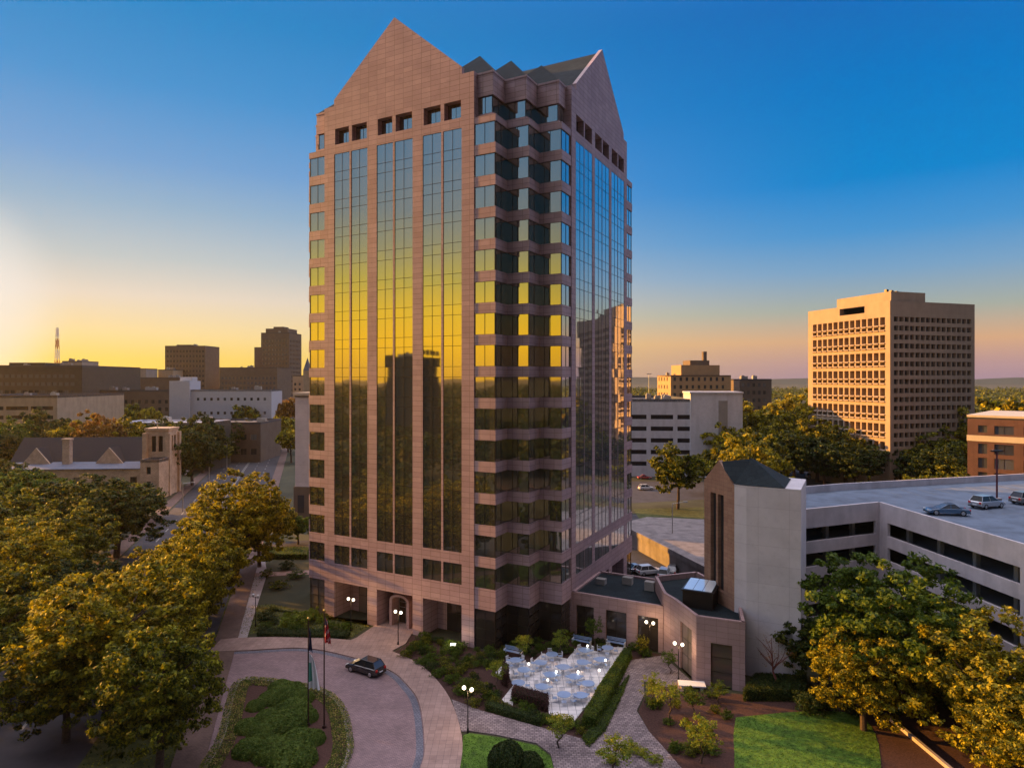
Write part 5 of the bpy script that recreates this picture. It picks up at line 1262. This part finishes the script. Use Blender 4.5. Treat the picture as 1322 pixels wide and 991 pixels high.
# ------------------------------------------------------------------ vehicles
def make_car(name, label, paint, suv=False):
    t = thing(name, label, 'car')
    L, W = (4.6, 1.84) if suv else (4.7, 1.8)
    zs = .32; belt = .98 if suv else .86; top = 1.66 if suv else 1.42
    prof = [(-L / 2, .42), (-L / 2 + .05, belt - .12), (-L / 2 + (.18 if suv else .25), belt), (-L / 2 + (.5 if suv else 1.0), belt + .02), (L * .20, belt), (L / 2 - .45, belt - .14), (L / 2 - .08, belt - .32), (L / 2, .5), (L / 2 - .12, zs), (-L / 2 + .15, zs)]
    b = MB(); n = len(prof)
    def ring(y, k): return [(x * (1 - .012 * k), y, z if z < .6 else z - .03 * k) for x, z in prof]
    secs = [ring(-W / 2, 1.6), ring(-W / 2 + .10, 0), ring(W / 2 - .10, 0), ring(W / 2, 1.6)]
    for a, c_ in zip(secs[:-1], secs[1:]):
        for i in range(n): b.poly([a[i], c_[i], c_[(i + 1) % n], a[(i + 1) % n]])
    b.poly(secs[0]); b.poly(secs[-1][::-1]); body = b.build('body', paint, t, bevel=.035, smooth=False)
    # cabin
    if suv: lo = [(-L / 2 + .22, belt), (L * .24, belt)]; hi = [(-L / 2 + .62, top), (L * .03, top)]
    else: lo = [(-L / 2 + .95, belt), (L * .22, belt)]; hi = [(-L / 2 + 1.65, top), (L * .0, top)]
    wl_, wh_ = W / 2 - .08, W / 2 - .30
    A = [(lo[0][0], -wl_, belt - .02), (lo[1][0], -wl_, belt - .02), (lo[1][0], wl_, belt - .02), (lo[0][0], wl_, belt - .02)]
    B = [(hi[0][0], -wh_, top - .06), (hi[1][0], -wh_, top - .06), (hi[1][0], wh_, top - .06), (hi[0][0], wh_, top - .06)]
    nm = ['side_window', 'windscreen', 'side_window', 'rear_window']
    for i in range(4):
        q = MB(); q.poly([A[i], A[(i + 1) % 4], B[(i + 1) % 4], B[i]]); q.build(nm[i], M['carglass'], t)
    q = MB(); q.prism([(hi[0][0] - .05, -wh_ - .02), (hi[1][0] + .05, -wh_ - .02), (hi[1][0] + .05, wh_ + .02), (hi[0][0] - .05, wh_ + .02)], top - .06, top); 
    q.build('car_roof', paint, t, bevel=.03)
    q = MB()
    for i in range(4): q.tube(A[i], B[i], .045, .04, 6)
    for y in (-1, 1): 
        xm_ = (lo[0][0] + lo[1][0]) / 2; q.tube((xm_, y * wl_, belt), (xm_ - .05, y * wh_, top - .05), .04, .035, 6)
    q.build('pillar', paint, t)
    for sx in (-L / 2 + .85, L / 2 - .88):
        for sy in (-1, 1):
            q = MB(); q.tube((sx, sy * (W / 2 - .22), .34), (sx, sy * (W / 2 + .015), .34), .34, .34, 18); wobj = q.build('wheel', M['tyre'], t)
            q = MB(); q.tube((sx, sy * (W / 2 + .014), .34), (sx, sy * (W / 2 + .03), .34), .22, .2, 12)
            q.build('rim', M['rim'], wobj)
    for sy in (-1, 1):
        q = MB(); q.box(L / 2 - .16, L / 2 - .01, sy * .62 - .2, sy * .62 + .2, .56, .70); q.build('headlight', M['headl'], t)
        q = MB(); q.box(-L / 2 - .01, -L / 2 + .12, sy * .70 - .14, sy * .70 + .14, belt - .28, belt - .04); q.build('tail_light', M['tail'], t)
    q = MB(); q.box(-L / 2 - .02, -L / 2 + .05, -.26, .26, .50, .62); q.build('number_plate', M['white'], t)
    q = MB(); q.box(-L / 2 - .03, -L / 2 + .1, -W / 2 + .08, W / 2 - .08, .30, .42); q.box(L / 2 - .1, L / 2 + .02, -W / 2 + .1, W / 2 - .1, .30, .44); q.build('bumper', M['metal'], t)
    return t
def heading(d): return math.atan2(d[1], d[0])
suv = make_car('parked_car', 'shiny black hatchback crossover stopped on the curved brick drive', M['carblack'], True)
x, y = at(472, 867); suv.location = (x, y, .015); suv.rotation_euler = (0, 0, heading((-.86, .50)))
sed = make_car('parked_car', 'dark blue sedan parked against the front parapet of the garage roof', M['carblue'])
x, y = at(1222, 664, ZD); sed.location = (x, y, ZD + .01); sed.rotation_euler = (0, 0, math.radians(168))
def mats_to(m): return {'blue_car_paint': m, 'black_car_paint': m}
def car(src, x, y, z, rz, m, label, group): copy_tree(src, (x, y, z), rz, label, group, mats=mats_to(m))
x, y = at(1274, 655, ZD); car(suv, x, y, ZD + .01, math.radians(20), M['carsilver'], 'silver blue crossover on the garage roof beside the lamp post', None)
x, y = at(1318, 650, ZD); car(suv, x + 1, y, ZD + .01, math.radians(12), M['cargrey'], 'grey car at the right edge of the garage roof', None)
def road_car(px, py, w, m, label, src, rev=False):
    Y_ = F * EYE / (py - HZ); X_ = ax(px, Y_)
    car(src, X_, Y_, .02, heading(SD) + (math.pi if rev else 0), m, label, 'cars on the avenue')
road_car(357, 574, 0, M['carred'], 'red car far up the avenue', sed)
road_car(243, 613, 0, M['carwhite'], 'white car at the kerb beside the bell tower', suv)
road_car(322, 586, 0, M['cargrey'], 'grey car in the middle of the avenue', sed, True)
road_car(338, 590, 0, M['carwhite'], 'pale car behind the grey one on the avenue', sed, True)
road_car(228, 632, 0, M['cargrey'], 'dark car parked at the avenue kerb below the white one', sed)
x, y = at(378, 684); car(suv, x, y, .02, heading(SD), M['carwhite'], 'white van-like car beside the left foot of the tower', None)
x, y = at(365, 665); car(sed, x, y, .02, heading(SD) + .2, M['cargrey'], 'grey sedan behind the white car left of the tower', None)
lots = [(838, 741, 'carwhite', 'white car in the yard behind the link wing', .3), (822, 738, 'carsilver', 'silver car nearest the tower in the service yard', .3), (858, 744, 'carsilver', 'silver car beside the skylight in the service yard', 1.2), (868, 739, 'cargrey', 'dark car farthest back in the service yard', 1.2),
        (1050, 617, 'carblue', 'blue car in the far car park, left end', .2), (1066, 617, 'carsilver', 'silver car in the far car park, second from left', .2), (1082, 616, 'carblue', 'blue car in the far car park, middle', .2), (1098, 616, 'carwhite', 'pale car in the far car park, right of middle', .2), (1112, 615, 'cargrey', 'grey car in the far car park, right end', .2), (1062, 609, 'carwhite', 'white car in the back row of the far car park', .2), (1090, 608, 'cargrey', 'dark car in the back row of the far car park', .2),
        (1178, 577, 'carwhite', 'white car by the dark trees left of the brick office', .3), (1182, 599, 'carsilver', 'silver car beyond the hedge bank', 1.2), (832, 618, 'carred', 'red car in front of the white garage', .1), (834, 632, 'carwhite', 'white car on the side street right of the tower', .2)]
for k, (px, py, m_, lab, rz) in enumerate(lots):
    x, y = at(px, py); car(sed if k % 2 else suv, x, y, .02, rz, M[m_], lab, None)

# ------------------------------------------------------------------ lamps, poles, flags
def globe_lamp(x, y, label, lit=True, hh=4.4, group='double globe lamps in the forecourt'):
    t = thing('street_lamp', label, 'street lamp', (x, y, 0), ROT, group)
    q = MB(); q.tube((0, 0, 0), (0, 0, .5), .13, .09, 10); q.tube((0, 0, .5), (0, 0, hh - .35), .055, .045, 10); q.build('post', M['metal'], t)
    q = MB(); q.tube((-.42, 0, hh - .45), (.42, 0, hh - .45), .03, .03, 6); q.build('cross_arm', M['metal'], t)
    for s in (-1, 1):
        q = MB(); q.ball((s * .42, 0, hh - .22), .18, 12); q.build('lamp_globe', M['globe'] if lit else M['white'], t, smooth=True)
        q = MB(); q.tube((s * .42, 0, hh - .46), (s * .42, 0, hh - .38), .10, .12, 8); q.build('lamp_holder', M['metal'], t)
    if lit:
        ld = bpy.data.lights.new('globe_light', 'POINT'); ld.energy = 85; ld.color = (1, .66, .34); ld.shadow_soft_size = .25
        lo_ = bpy.data.objects.new('globe_light', ld); COL.objects.link(lo_); lo_.parent = t; lo_.location = (0, 0, hh - .75)
    return t
x, y = at(604, 946); globe_lamp(x, y, 'lit double-globe lamp at the corner of the small lawn and the path')
x, y = at(514, 833); globe_lamp(x, y, 'lit double-globe lamp at the entrance walk in front of the arched door')
x, y = ax(453, 86.5), 86.5; globe_lamp(x, y, 'lit double-globe lamp on the verge before the left portal')
x, y = ax(838, 78.6), 78.2; globe_lamp(x, y, 'lit double-globe lamp beside the wing doorway and yellow tree')
x, y = at(876, 880); globe_lamp(x, y, 'lit double-globe lamp in front of the pavilion opening')
x, y = ax(330, 88), 88; globe_lamp(x, y, 'unlit double-globe lamp at the street end of the verge', False)
fl_ = thing('ground_floodlight', 'small bright floodlight in the shrubs at the right portal', 'floodlight', (ax(585, 80), 80.0, 0), 0)
q = MB(); q.box(-.3, .3, -.2, .2, 0, .75); q.build('housing', M['metal'], fl_); q = MB(); q.box(-.32, .32, -.22, .22, .76, .92); q.build('lamp_panel', M['lamp_spot_glow'], fl_)
ld = bpy.data.lights.new('flood_light', 'POINT'); ld.energy = 45; ld.color = (1, .8, .6); ld.shadow_soft_size = .2
lo_ = bpy.data.objects.new('flood_light', ld); COL.objects.link(lo_); lo_.parent = fl_; lo_.location = (0, 0, 1.3)
x, y = at(893, 888); sb = thing('stone_slab_bench', 'pale lit slab bench in front of the pavilion', 'bench', (x, y, 0), math.radians(-8))
q = MB(); q.box(-1.4, 1.4, -.65, .65, .42, .55); q.build('seat', M['white'], sb)
for s in (-1, 1): q = MB(); q.box(s * 1.0 - .15, s * 1.0 + .15, -.5, .5, 0, .42); q.build('support', M['white'], sb)

def cobra(x, y, hh, label, rz=0):
    t = thing('street_lamp', label, 'street lamp', (x, y, 0), rz, 'tall avenue lamps')
    q = MB(); q.tube((0, 0, 0), (0, 0, hh), .13, .08, 8); q.build('pole', M['galv'], t); q = MB(); q.tube((0, 0, hh), (2.4, 0, hh + .35), .06, .05, 6); q.build('arm', M['galv'], t)
    q = MB(); q.box(2.2, 3.0, -.16, .16, hh + .25, hh + .42); q.build('lamp_head', M['galv'], t)
x, y = at(270, 625); cobra(x, y, 9.5, 'tall avenue lamp right of the bell tower')
x, y = at(293, 604); cobra(x, y, 9.5, 'tall avenue lamp farther up, left kerb')
x, y = at(236, 660); cobra(x, y, 7.0, 'thin avenue pole nearest the dark trees')
x, y = at(868, 705); cobra(x, y, 8.5, 'thin lamp pole on the raised lot')
rl = thing('rooftop_lamp_post', 'dark square-headed lamp post standing on the garage roof', 'lamp post', (*at(1287, 650, ZD), ZD), 0)
q = MB(); q.box(-.4, .4, -.4, .4, 0, .8); q.build('base', M['concrete'], rl); q = MB(); q.tube((0, 0, .8), (0, 0, 7.0), .12, .1, 8); q.build('pole', mat('maroon_paint', (.10, .02, .03), .5), rl); q = MB(); q.box(-.7, .7, -.25, .25, 7.0, 7.2); q.build('lamp_head', M['metal'], rl)
x, y = at(1102, 600); cobra(x, y, 8, 'lamp pole by the far car park'); x, y = at(1183, 610); cobra(x, y, 12, 'lamp pole between dark trees and brick office')

def flagpole(x, y, hh, label):
    t = thing('flagpole', label, 'flagpole', (x, y, .15))
    q = MB(); q.tube((0, 0, 0), (0, 0, .25), .22, .18, 12); q.tube((0, 0, .25), (0, 0, hh), .075, .045, 12); q.build('pole', mat('bronze_pole', (.06, .03, .03), .4, .1, metal=.5), t)
    q = MB(); q.ball((0, 0, hh + .12), .13, 10); q.build('finial', mat('gold_ball', (.7, .5, .15), .25, .05, metal=.9), t, smooth=True)
    return t
fp2 = at(418.5, 941); fp1 = at(398, 938)
flagpole(fp2[0], fp2[1], 11.0, 'taller bronze flagpole with gold ball, carrying the red striped flag')
flagpole(fp1[0], fp1[1], 10.1, 'bronze flagpole with gold ball, carrying a dark and a white flag')
def droop_flag(x, y, ztop, drop, wd, seed, cols, label, cat='flag'):
    """limp cloth hanging beside the pole: folded ribbon with pleats; cols(u, v) picks the cloth colour"""
    nu, nv = 22, 26; mb = MB(); rd = random.Random(seed)
    def P(i, j):
        u, v = i / nu, j / nv
        spread = wd * (.25 + .75 * v ** .6)
        px_ = .06 + u * spread; py_ = .16 * math.sin(u * 15 + seed + v * 1.5) * (.4 + .6 * v)
        return (px_, py_, -v * drop - u * .35 * (1 - v) - u * u * .25 * v)
    for i in range(nu):
        for j in range(nv): mb.poly([P(i, j), P(i + 1, j), P(i + 1, j + 1), P(i, j + 1)], cols((i + .5) / nu, (j + .5) / nv))
    o = mb.build('flag', [M['flag_red'], M['flag_white'], M['flag_blue'], M['flag_green']], smooth=True, weld=True)
    o.location = (x, y, ztop); o.rotation_euler = (0, 0, .15)
    return tag(o, label, cat)
M['flag_red'] = mat('red_cloth', (.55, .03, .05), .8, .05); M['flag_white'] = mat('white_cloth', (.85, .86, .88), .8, .03); M['flag_blue'] = mat('navy_cloth', (.03, .04, .12), .8, .05); M['flag_green'] = mat('teal_cloth', (.10, .38, .30), .8, .05)
droop_flag(fp2[0], fp2[1], 10.7, 2.5, .62, 1, lambda u, v: 2 if (v < .32 and u < .6) else (0 if int((u * .9 + v * .5) * 13) % 2 == 0 or v > .93 else (1 if int(v * 9 + u * 3) % 3 == 0 else 0)), 'limp red and white striped flag with navy corner on the taller pole')
droop_flag(fp1[0], fp1[1], 9.6, 2.3, .35, 2, lambda u, v: 2, 'limp navy flag at the top of the shorter pole')
droop_flag(fp1[0], fp1[1], 7.1, 3.4, 1.0, 3, lambda u, v: 3 if (u < .30 and v > .25 and v < .8) else 1, 'limp white flag with teal edge lower on the shorter pole')

# ------------------------------------------------------------------ patio furniture
def patio_table():
    t = thing('patio_table', 'x', 'table')
    q = MB(); q.tube((0, 0, .70), (0, 0, .74), .72, .72, 20); q.build('table_top', M['paleblue'], t)
    q = MB(); q.tube((0, 0, .03), (0, 0, .70), .045, .045, 8); q.build('pedestal', M['white'], t)
    q = MB(); q.tube((0, 0, 0), (0, 0, .04), .32, .28, 14); q.build('table_base', M['white'], t)
    return t
def patio_chair():
    t = thing('patio_chair', 'x', 'chair')
    q = MB(); q.box(-.24, .24, -.24, .24, .43, .47); q.build('seat', M['paleblue'], t)
    q = MB()
    for k in range(5): q.box(-.22 + k * .1, -.18 + k * .1, -.25, -.22, .47, .88)
    q.box(-.24, .24, -.26, -.21, .86, .92); q.build('backrest', M['white'], t)
    for sx in (-1, 1):
        for sy in (-1, 1): q = MB(); q.tube((sx * .21, sy * .21, 0), (sx * .2, sy * .2, .44), .02, .02, 6); q.build('leg', M['white'], t)
        q = MB(); q.box(sx * .25 - .02, sx * .25 + .02, -.22, .2, .64, .67); q.build('armrest', M['white'], t)
    return t
tpos = [(250, 335), (310, 405), (430, 352), (510, 292), (500, 440), (590, 385), (672, 455), (730, 350), (742, 262), (270, 500), (440, 528), (595, 585), (715, 590), (765, 505), (860, 330), (905, 245)]
pt_, pc_ = patio_table(), patio_chair(); first = [1, 1]
GT, GC = 'round tables on the pale patio', 'metal chairs around the patio tables'
for n, (cx, cy) in enumerate(tpos):
    x, y = at(620 + cx / 5.504, 800 + cy / 5.504)
    if first[0]: tt_ = pt_; pt_.location = (x, y, .125); first[0] = 0
    else: tt_ = copy_tree(pt_, (x, y, .125), 0)
    tt_['label'] = 'round pale blue metal table on the pale stepped patio'; tt_['group'] = GT
    a0_ = random.uniform(0, 6)
    for k in range(4):
        f = a0_ + k * math.pi / 2 + random.uniform(-.15, .15); q_ = (x + math.cos(f) * 1.0, y + math.sin(f) * 1.0)
        if not inside(q_, PT): continue
        if first[1]: o = pc_; first[1] = 0; o.location = (*q_, .125); o.rotation_euler = (0, 0, f + math.pi / 2)
        else: o = copy_tree(pc_, (*q_, .125), f + math.pi / 2)
        o['label'] = 'pale metal armchair pulled up to a round patio table'; o['group'] = GC
for n, (cx, cy, lab) in enumerate([(720, 178, 'white slatted bench at the top of the patio, near the slender tree'), (962, 188, 'white slatted bench at the top right end of the patio hedge'), (235, 255, 'white slatted bench at the upper left corner of the patio')]):
    x, y = at(620 + cx / 5.504, 800 + cy / 5.504); b_ = thing('garden_bench', lab, 'bench', (x, y, .1), ROT, 'white benches round the patio', (1.3, 1, 1))
    q = MB(); 
    for k in range(4): q.box(-.95, .95, -.25 + k * .13, -.16 + k * .13, .42, .46)
    q.build('seat', M['paleblue'], b_); q = MB()
    for k in range(3): q.box(-.95, .95, .27, .30, .55 + k * .15, .64 + k * .15)
    q.build('backrest', M['paleblue'], b_)
    for s in (-1, 1): q = MB(); q.box(s * .9 - .04, s * .9 + .04, -.25, .3, 0, .6); q.build('bench_end', M['white'], b_)
for n, (cx, cy, lab) in enumerate([(480, 490, 'glowing stand added for a bright spot at the front middle of the patio'), (540, 428, 'glowing stand added for a bright spot in the centre of the patio'), (345, 372, 'glowing stand added for a bright spot on the left of the patio'), (695, 430, 'glowing stand added for a bright spot right of the patio centre'), (762, 240, 'glowing stand added for a bright spot at the top of the patio'), (846, 418, 'glowing stand added for a bright spot at the right edge of the patio, lower'), (890, 345, 'glowing stand added for a bright spot at the right edge of the patio, upper')]):
    x, y = at(620 + cx / 5.504, 800 + cy / 5.504); b_ = thing('patio_bright_spot', lab, 'bright spot', (x, y, .12), 0, 'glowing stands added for bright spots on the patio')
    q = MB(); q.tube((0, 0, 0), (0, 0, .78), .035, .035, 8); q.build('stem', M['white'], b_); q = MB(); q.tube((0, 0, .78), (0, 0, .95), .12, .1, 10); q.build('glow_cap', M['lamp_spot_glow'], b_)  # glowing heads made up for bright white glints, no lamps known here
HAZE = 0.00005
# ------------------------------------------------------------------ sun, sky, air, camera
AZ, EL = -68.0, 11.5
sv = Vector((math.sin(R(AZ)) * math.cos(R(EL)), math.cos(R(AZ)) * math.cos(R(EL)), math.sin(R(EL))))
sl = bpy.data.lights.new('sun', 'SUN'); sl.energy = 5.0; sl.angle = R(0.6); sl.color = (1.0, 0.46, 0.075)
so_ = bpy.data.objects.new('sun', sl); COL.objects.link(so_); so_.rotation_euler = sv.to_track_quat('Z', 'Y').to_euler()
wd_ = bpy.data.worlds.new('World'); scene.world = wd_; wd_.use_nodes = True
nt = wd_.node_tree; nt.nodes.clear(); N, Lk = nt.nodes.new, nt.links.new
out = N('ShaderNodeOutputWorld'); bg = N('ShaderNodeBackground'); Lk(bg.outputs[0], out.inputs[0])
sky = N('ShaderNodeTexSky'); sky.sky_type = 'NISHITA'; sky.sun_disc = False; sky.sun_elevation = R(EL); sky.sun_rotation = R(AZ)
sky.air_density = 1.3; sky.dust_density = 2.0; sky.ozone_density = 4.0; sky.altitude = 100
# evening grading of the clear sky: by height, and by turn away from the sunset
tc = N('ShaderNodeTexCoord'); sx = N('ShaderNodeSeparateXYZ'); Lk(tc.outputs['Generated'], sx.inputs[0])
el = N('ShaderNodeMath'); el.operation = 'ARCSINE'; Lk(sx.outputs[2], el.inputs[0])
eln = N('ShaderNodeMath'); eln.operation = 'DIVIDE'; eln.inputs[1].default_value = math.pi / 4; Lk(el.outputs[0], eln.inputs[0])   # 1 at 45 degrees
def ramp(stops):
    r = N('ShaderNodeValToRGB'); r.color_ramp.interpolation = 'LINEAR'; e = r.color_ramp.elements
    e[0].position, e[0].color = stops[0][0], (*stops[0][1], 1); e[1].position, e[1].color = stops[-1][0], (*stops[-1][1], 1)
    for p, c_ in stops[1:-1]: k = e.new(p); k.color = (*c_, 1)
    Lk(eln.outputs[0], r.inputs[0]); return r
TOP_FILL = [(.80, (.03, .19, .55)), (1.0, (2.3, 2.1, 2.35))]  # overhead sky, out of view, brightened as added fill light
SUNSIDE = [(0.0, (.97, .62, .06)), (.032, (.97, .68, .12)), (.077, (.97, .73, .33)), (.141, (.83, .70, .56)), (.204, (.56, .59, .58)), (.291, (.32, .465, .61)), (.362, (.185, .375, .655)), (.478, (.065, .30, .64)), (.60, (.022, .25, .60))] + TOP_FILL
AWAY = [(0.0, (.40, .26, .33)), (.027, (.51, .305, .30)), (.067, (.71, .41, .23)), (.12, (.40, .43, .37)), (.186, (.20, .375, .575)), (.251, (.066, .305, .64)), (.339, (.0, .235, .64)), (.494, (.0, .185, .575)), (.62, (.006, .15, .51))] + TOP_FILL
GOLD = [(0.0, (1.9, 1.0, .04)), (.07, (2.4, 1.36, .04)), (.13, (2.0, 1.32, .09)), (.19, (1.25, 1.05, .24)), (.25, (.76, .76, .52)), (.32, (.44, .58, .78)), (.42, (.26, .50, .95)), (.60, (.18, .45, 1.0))] + TOP_FILL
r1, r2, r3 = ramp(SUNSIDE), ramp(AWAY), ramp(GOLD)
hz = N('ShaderNodeVectorMath'); hz.operation = 'MULTIPLY'; hz.inputs[1].default_value = (1, 1, 0); Lk(tc.outputs['Generated'], hz.inputs[0])
nz = N('ShaderNodeVectorMath'); nz.operation = 'NORMALIZE'; Lk(hz.outputs[0], nz.inputs[0])
dt = N('ShaderNodeVectorMath'); dt.operation = 'DOT_PRODUCT'; dt.inputs[1].default_value = (math.sin(R(AZ)), math.cos(R(AZ)), 0); Lk(nz.outputs[0], dt.inputs[0])
mr = N('ShaderNodeMapRange'); mr.interpolation_type = 'SMOOTHSTEP'; mr.inputs['From Min'].default_value = -.15; mr.inputs['From Max'].default_value = .82; Lk(dt.outputs['Value'], mr.inputs['Value'])
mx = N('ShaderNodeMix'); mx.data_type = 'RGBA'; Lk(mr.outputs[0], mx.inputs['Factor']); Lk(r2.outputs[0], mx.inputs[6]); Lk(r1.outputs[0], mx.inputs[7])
dtg = N('ShaderNodeVectorMath'); dtg.operation = 'DOT_PRODUCT'; dtg.inputs[1].default_value = (math.sin(R(-112)), math.cos(R(-112)), 0); Lk(nz.outputs[0], dtg.inputs[0])
mrg = N('ShaderNodeMapRange'); mrg.interpolation_type = 'SMOOTHSTEP'; mrg.inputs['From Min'].default_value = .62; mrg.inputs['From Max'].default_value = .94; Lk(dtg.outputs['Value'], mrg.inputs['Value'])
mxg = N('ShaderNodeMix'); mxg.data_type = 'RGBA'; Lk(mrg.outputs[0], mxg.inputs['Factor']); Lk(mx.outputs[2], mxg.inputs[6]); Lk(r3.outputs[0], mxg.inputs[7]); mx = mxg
dtb = N('ShaderNodeVectorMath'); dtb.operation = 'DOT_PRODUCT'; dtb.inputs[1].default_value = (math.sin(R(165)), math.cos(R(165)), 0); Lk(nz.outputs[0], dtb.inputs[0])
mrb = N('ShaderNodeMapRange'); mrb.interpolation_type = 'SMOOTHSTEP'; mrb.inputs['From Min'].default_value = .25; mrb.inputs['From Max'].default_value = .8; mrb.inputs['To Min'].default_value = 1.0; mrb.inputs['To Max'].default_value = .18; Lk(dtb.outputs['Value'], mrb.inputs['Value'])
class _P: pass
dkn = N('ShaderNodeVectorMath'); dkn.operation = 'SCALE'; Lk(mx.outputs[2], dkn.inputs[0]); Lk(mrb.outputs[0], dkn.inputs['Scale']); mx = _P(); mx.outputs = {2: dkn.outputs[0]}
# the bright whitish aureole round the sun
dts = N('ShaderNodeVectorMath'); dts.operation = 'DOT_PRODUCT'; dts.inputs[1].default_value = tuple(Vector((math.sin(R(-43)), math.cos(R(-43)), math.sin(R(5)))).normalized()); Lk(tc.outputs['Generated'], dts.inputs[0])
mg_ = N('ShaderNodeMapRange'); mg_.interpolation_type = 'SMOOTHERSTEP'; mg_.inputs['From Min'].default_value = .985; mg_.inputs['From Max'].default_value = 1.0; mg_.inputs['To Max'].default_value = .7; Lk(dts.outputs['Value'], mg_.inputs['Value'])
mx2 = N('ShaderNodeMix'); mx2.data_type = 'RGBA'; Lk(mg_.outputs[0], mx2.inputs['Factor']); Lk(mx.outputs[2], mx2.inputs[6]); mx2.inputs[7].default_value = (.90, .86, .82, 1)
# the graded ramps carry nearly all the light over a trace of Nishita
scn = N('ShaderNodeVectorMath'); scn.operation = 'SCALE'; scn.inputs['Scale'].default_value = .10; Lk(sky.outputs[0], scn.inputs[0])
mx3 = N('ShaderNodeMix'); mx3.data_type = 'RGBA'; mx3.inputs['Factor'].default_value = .97; Lk(scn.outputs[0], mx3.inputs[6]); Lk(mx2.outputs[2], mx3.inputs[7])
bk_ = N('ShaderNodeVectorMath'); bk_.operation = 'SCALE'; bk_.inputs['Scale'].default_value = 4.36; Lk(mx3.outputs[2], bk_.inputs[0])
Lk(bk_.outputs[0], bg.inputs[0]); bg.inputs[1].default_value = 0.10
# air
if HAZE:
    q = MB(); q.box(-2600, 2600, -1600, 2600, -3.2, 92); hzo = q.build('haze', None if False else M['white']); hzo.data.materials.clear()
    hm_ = bpy.data.materials.new('evening_haze'); hm_.use_nodes = True; n2 = hm_.node_tree; n2.nodes.clear(); o2 = n2.nodes.new('ShaderNodeOutputMaterial'); pv = n2.nodes.new('ShaderNodeVolumePrincipled')
    pv.inputs['Color'].default_value = (.95, .88, .78, 1); pv.inputs['Density'].default_value = HAZE; pv.inputs['Anisotropy'].default_value = .6
    n2.links.new(pv.outputs[0], o2.inputs['Volume']); hzo.data.materials.append(hm_); hzo['kind'] = 'stuff'; hzo['label'] = 'warm evening haze'
cd = bpy.data.cameras.new('camera'); cam = bpy.data.objects.new('camera', cd); COL.objects.link(cam)
cam.location = (0, 0, EYE); cam.rotation_euler = (R(90), 0, 0); cd.sensor_width = 36; cd.lens = 36 * F / 1322; cd.clip_end = 30000; cd.clip_start = .5
cd.shift_y = -5.5 / 1322
scene.camera = cam
scene.view_settings.view_transform = 'Standard'; scene.view_settings.look = 'None'; scene.view_settings.exposure = 1.2; scene.view_settings.gamma = 1.0
scene.render.engine = 'CYCLES'
scene.cycles.max_bounces = 7; scene.cycles.glossy_bounces = 5; scene.cycles.diffuse_bounces = 3; scene.cycles.transmission_bounces = 3; scene.cycles.volume_bounces = 0
scene.cycles.sample_clamp_indirect = 4.0; scene.cycles.use_denoising = True
scene.cycles.caustics_reflective = False; scene.cycles.caustics_refractive = False
